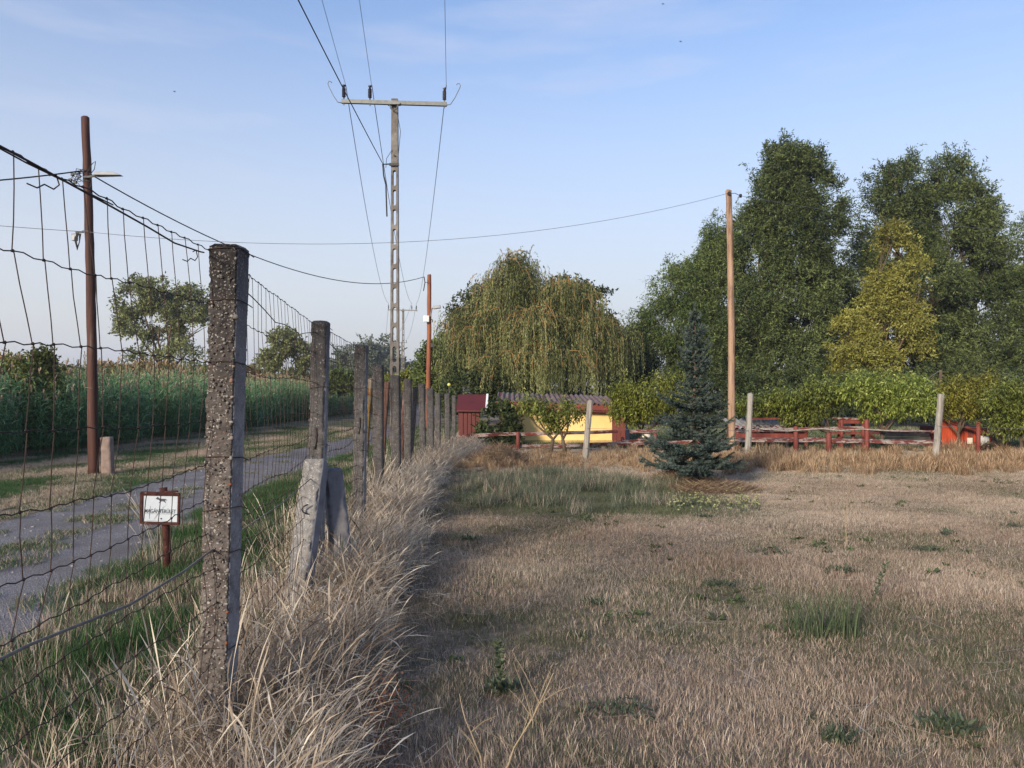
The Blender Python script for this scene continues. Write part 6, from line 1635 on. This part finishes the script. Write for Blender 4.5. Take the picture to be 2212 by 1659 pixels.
rosette('green weed by the bottom edge in the middle', 1340, 1545, .26, 9, 90, h=.06)
rosette('small weed left of the middle of the field', 1290, 1310, .12, 10, 50, h=.06)
rosette('low weed close to the right frame edge', 2190, 1140, .25, 12, 60, h=.06)
rosette('weed with yellow tinged leaf on the right of the field', 2045, 1160, .12, 11, 30, 'weed', .10)
rosette('weed cluster beside the pale bent grass', 1010, 1170, .2, 13, 80, h=.08)
def weed_stalk(name, label, u0, v0, u1, v1, mat_stem, leafy, seed, branch=0, D=None):
    D = D or F * HC / (v0 - VH); a = Vector((X(u0, D), D, 0)); b = P(u1, v1, D); r = random.Random(seed)
    root = empty(name, a, label, 'plant'); mb = MB(); pts = [a.lerp(b, k / 8) + Vector((r.uniform(-.006, .006), r.uniform(-.01, .01), 0)) for k in range(9)]
    mb.tube(pts, [.0038 * (1 - .7 * k / 8) + .0008 for k in range(9)], 5)
    for k in range(branch):
        q = pts[r.randint(1, 6)]; d = Vector((r.uniform(-1, 1), r.uniform(-.5, .5), r.uniform(.4, 1.2))).normalized() * (b - a).length * r.uniform(.2, .45)
        mb.tube([q, q + d * .5 + Vector((0, 0, .01)), q + d], [.0018, .0014, .0008], 4)
    me = bpy.data.meshes.new('stem'); me.from_pydata(mb.v, [], mb.f); me.attributes.new('tint', 'FLOAT', 'POINT').data.foreach_set('value', np.full(len(mb.v), .5, np.float32)); link('stem', me, mat_stem, root)
    if leafy:
        rn = np.random.default_rng(seed); n = leafy; t = rn.uniform(.15, 1, n); Pn = np.array([list(a.lerp(b, x)) for x in t]); an = rn.uniform(0, 6.28, n)
        A = unit(np.stack([np.cos(an), np.sin(an), rn.uniform(.1, .8, n)], 1)); S_ = unit(np.cross(A, rn.normal(0, 1, (n, 3))))
        v_, f_, t_ = leaves(Pn, A, S_, .035 * rn.uniform(.6, 1.2, n), .014, rn.uniform(0, 1, n)); link('leaves', np_mesh('leaves', v_, f_, {'tint': t_}), M['weed'], root)
    return root
weed_stalk('dry_stalk', 'thin bare brown stalk standing alone below the leaning grey post', 1826, 1188, 1832, 1020, M['dry_stem'], 0, 1, 3)
weed_stalk('weed_stalk', 'slanting leafy weed stalk above the right sedge clump', 1882, 1305, 1915, 1215, M['weed'], 60, 2, 2)
weed_stalk('dry_stalk', 'pale branching dry stalk at the bottom edge of the field', 1065, 1652, 1195, 1455, M['dry_stem'], 0, 3, 9, 2.9)
weed_stalk('dry_stalk', 'second pale dry stalk leaning left at the bottom edge', 1062, 1652, 990, 1500, M['dry_stem'], 0, 4, 4, 2.9)
weed_stalk('weed_stalk', 'dark leafy weed standing before the bottom left weeds', 1085, 1500, 1075, 1385, M['weed'], 130, 5, 5)
# yellow flowers under the spruce
def flower_strip():
    n = 170; r = np.random.default_rng(77); u = r.uniform(1440, 1640, n); v = 1085 + r.normal(0, 9, n) + (u - 1540) ** 2 * -.0003
    D_ = F * HC / (v - VH + 12); x = (u - U0) / F * D_; Pn, A = [], []
    pts = np.stack([x, D_, np.zeros(n)], 1)
    stem_a = np.tile([0, 0, 1.0], (n, 1)); h = r.uniform(.06, .13, n)
    v1, f1, t1 = leaves(np.repeat(pts, 4, 0) + r.normal(0, .012, (n * 4, 3)) * [1, 1, 0], unit(r.normal(0, .35, (n * 4, 3)) + [0, 0, 1.0]), unit(r.normal(0, 1, (n * 4, 3)) * [1, 1, 0]), np.repeat(h, 4) * r.uniform(.5, 1.1, n * 4), .010, r.uniform(0, 1, n * 4))
    o = link('ground_cover', np_mesh('ground_cover', v1, f1, {'tint': t1}), M['weed'])
    tag(o, 'green leaves of the low flowering strip in front of the spruce', None, kind='stuff')
    k = 5; top = np.repeat(pts + np.stack([np.zeros(n), np.zeros(n), h], 1), k, 0); A = unit(r.normal(0, 1, (n * k, 3)) * [1, 1, .5] + [0, 0, .5]); S_ = unit(np.cross(A, r.normal(0, 1, (n * k, 3))))
    v2, f2, t2 = leaves(top, A, S_, .022, .016, r.uniform(0, 1, n * k))
    mm = leaf_mat('yellow_petal', [(0, (0.30, 0.30, 0.13)), (1, (0.46, 0.46, 0.24))], .3)
    tag(link('yellow_flowers', np_mesh('yellow_flowers', v2, f2, {'tint': t2}), mm), 'strip of small pale yellow flowers in front of the spruce', None, kind='stuff')
flower_strip()
# heap of cut dry grass under the spruce and one rust coloured clump by the rails
def heap(name, label, u, v, rx, ry, h, n, seed, mat, lean=1.2):
    D = F * HC / (v - VH); x = X(u, D); r = np.random.default_rng(seed)
    a = r.uniform(0, 6.28, n); q = np.sqrt(r.uniform(0, 1, n)); Pn = np.stack([x + rx * q * np.cos(a), D + ry * q * np.sin(a), h * (1 - q ** 2) * r.uniform(.3, 1, n)], 1)
    b = r.uniform(0, 6.28, n); A = unit(np.stack([np.cos(b) * lean, np.sin(b) * lean, r.uniform(-.3, .8, n)], 1)); S_ = unit(np.cross(A, r.normal(0, 1, (n, 3))))
    v_, f_, t_ = leaves(Pn, A, S_, r.uniform(.08, .28, n), .007, r.uniform(0, 1, n))
    return tag(link(name, np_mesh(name, v_, f_, {'tint': t_}), mat), label, 'heap')
M['cut_straw'] = leaf_mat('cut_straw_blades', [(0, (0.08, 0.05, 0.035)), (0.5, (0.20, 0.135, 0.09)), (1, (0.36, 0.28, 0.19))], .15)
heap('straw_heap', 'flattened heap of cut dry grass at the foot of the spruce', 1545, 1062, .62, .4, .13, 5200, 81, M['cut_straw'])
heap('straw_heap', 'thatch of dead grass directly under the spruce branches', 1480, 1045, .55, .5, .24, 4200, 82, M['cut_straw'], .8)
heap('straw_heap', 'darker mound of dead grass in front of the first red rails', 1078, 1004, .55, .5, .42, 5200, 83, M['cut_straw'], .5)
# rusty seed heads of dock at the foot of the tall grass
rn = np.random.default_rng(3); n = 420; D_ = rn.uniform(2.95, 3.35, n); uu = rn.normal(815, 25, n) + (D_ - 3.0) * 120; Pn = np.stack([(uu - U0) / F * D_, D_, rn.uniform(.06, .30, n)], 1)
A = unit(rn.normal(0, 1, (n, 3))); v_, f_, t_ = leaves(Pn, A, unit(np.cross(A, rn.normal(0, 1, (n, 3)))), .016, .010, rn.uniform(0, 1, n))
tag(link('dock_plant', np_mesh('dock_plant', v_, f_, {'tint': t_}), leaf_mat('dock_seed', [(0, (0.05, 0.02, 0.012)), (1, (0.14, 0.055, 0.03))], .1)), 'rusty brown dock seed heads at the bottom of the tall pale grass', 'plant')
# birds far off
bm_ = MB()
for i, (u, v, D, lab) in enumerate(((929, 796, 60, 'small bird flying low right of the third concrete post'), (950, 794, 62, 'second small bird flying low nearby'), (1432, 9, 60, 'tiny bird at the top edge of the sky'), (1470, 90, 60, 'tiny bird below the one at the top edge'), (377, 198, 60, 'tiny bird in the left sky'))):
    pass
BIRDS = ((825, 793, 60, 'small bird flying low left of the near line pole'), (843, 791, 62, 'small bird touching the near line pole low down'), (1432, 9, 60, 'tiny bird at the top edge of the sky'), (1470, 90, 60, 'tiny bird in open sky below the top one'), (377, 198, 60, 'tiny bird in the sky left of the line pole'))
for i, (u, v, D, lab) in enumerate(BIRDS):
    c = P(u, v, D); b = MB(); b.tube([c + Vector((0, -.12, 0)), c + Vector((0, -.04, .01)), c + Vector((0, .1, 0))], [.012, .035, .008], 6)
    s_ = .5
    for sg in (-1, 1): b.add([c + Vector((0, -.05, .01)), c + Vector((0, .05, .01)), c + Vector((sg * .14 * s_, .06, .05)), c + Vector((sg * .27 * s_, .08, -.01)), c + Vector((sg * .13 * s_, -.03, .055))], [(0, 1, 2, 4), (4, 2, 3)])
    tag(b.build('bird', M['cable']), lab, 'bird', 'birds in the sky')
# ------------------------------------------------------------------ thin evening haze
HZ = 0.0006
if HZ > 0:
    hb = MB(); hb.box((0, 0, 33), (3400, 3400, 70)); ho = hb.build('haze', None); ho['kind'] = 'stuff'
    hm, hnt, hN, hL, hout = new_mat('haze_air'); pv = hN.new('ShaderNodeVolumePrincipled'); pv.inputs['Color'].default_value = (0.93, 0.95, 1.0, 1)
    pv.inputs['Density'].default_value = HZ; pv.inputs['Anisotropy'].default_value = 0.3
    hL.new(pv.outputs['Volume'], hout.inputs['Volume']); ho.data.materials.append(hm)
print('objects', len(bpy.data.objects), 'tris ~', sum(len(o.data.polygons) * 2 for o in scene.objects if o.type == 'MESH'))
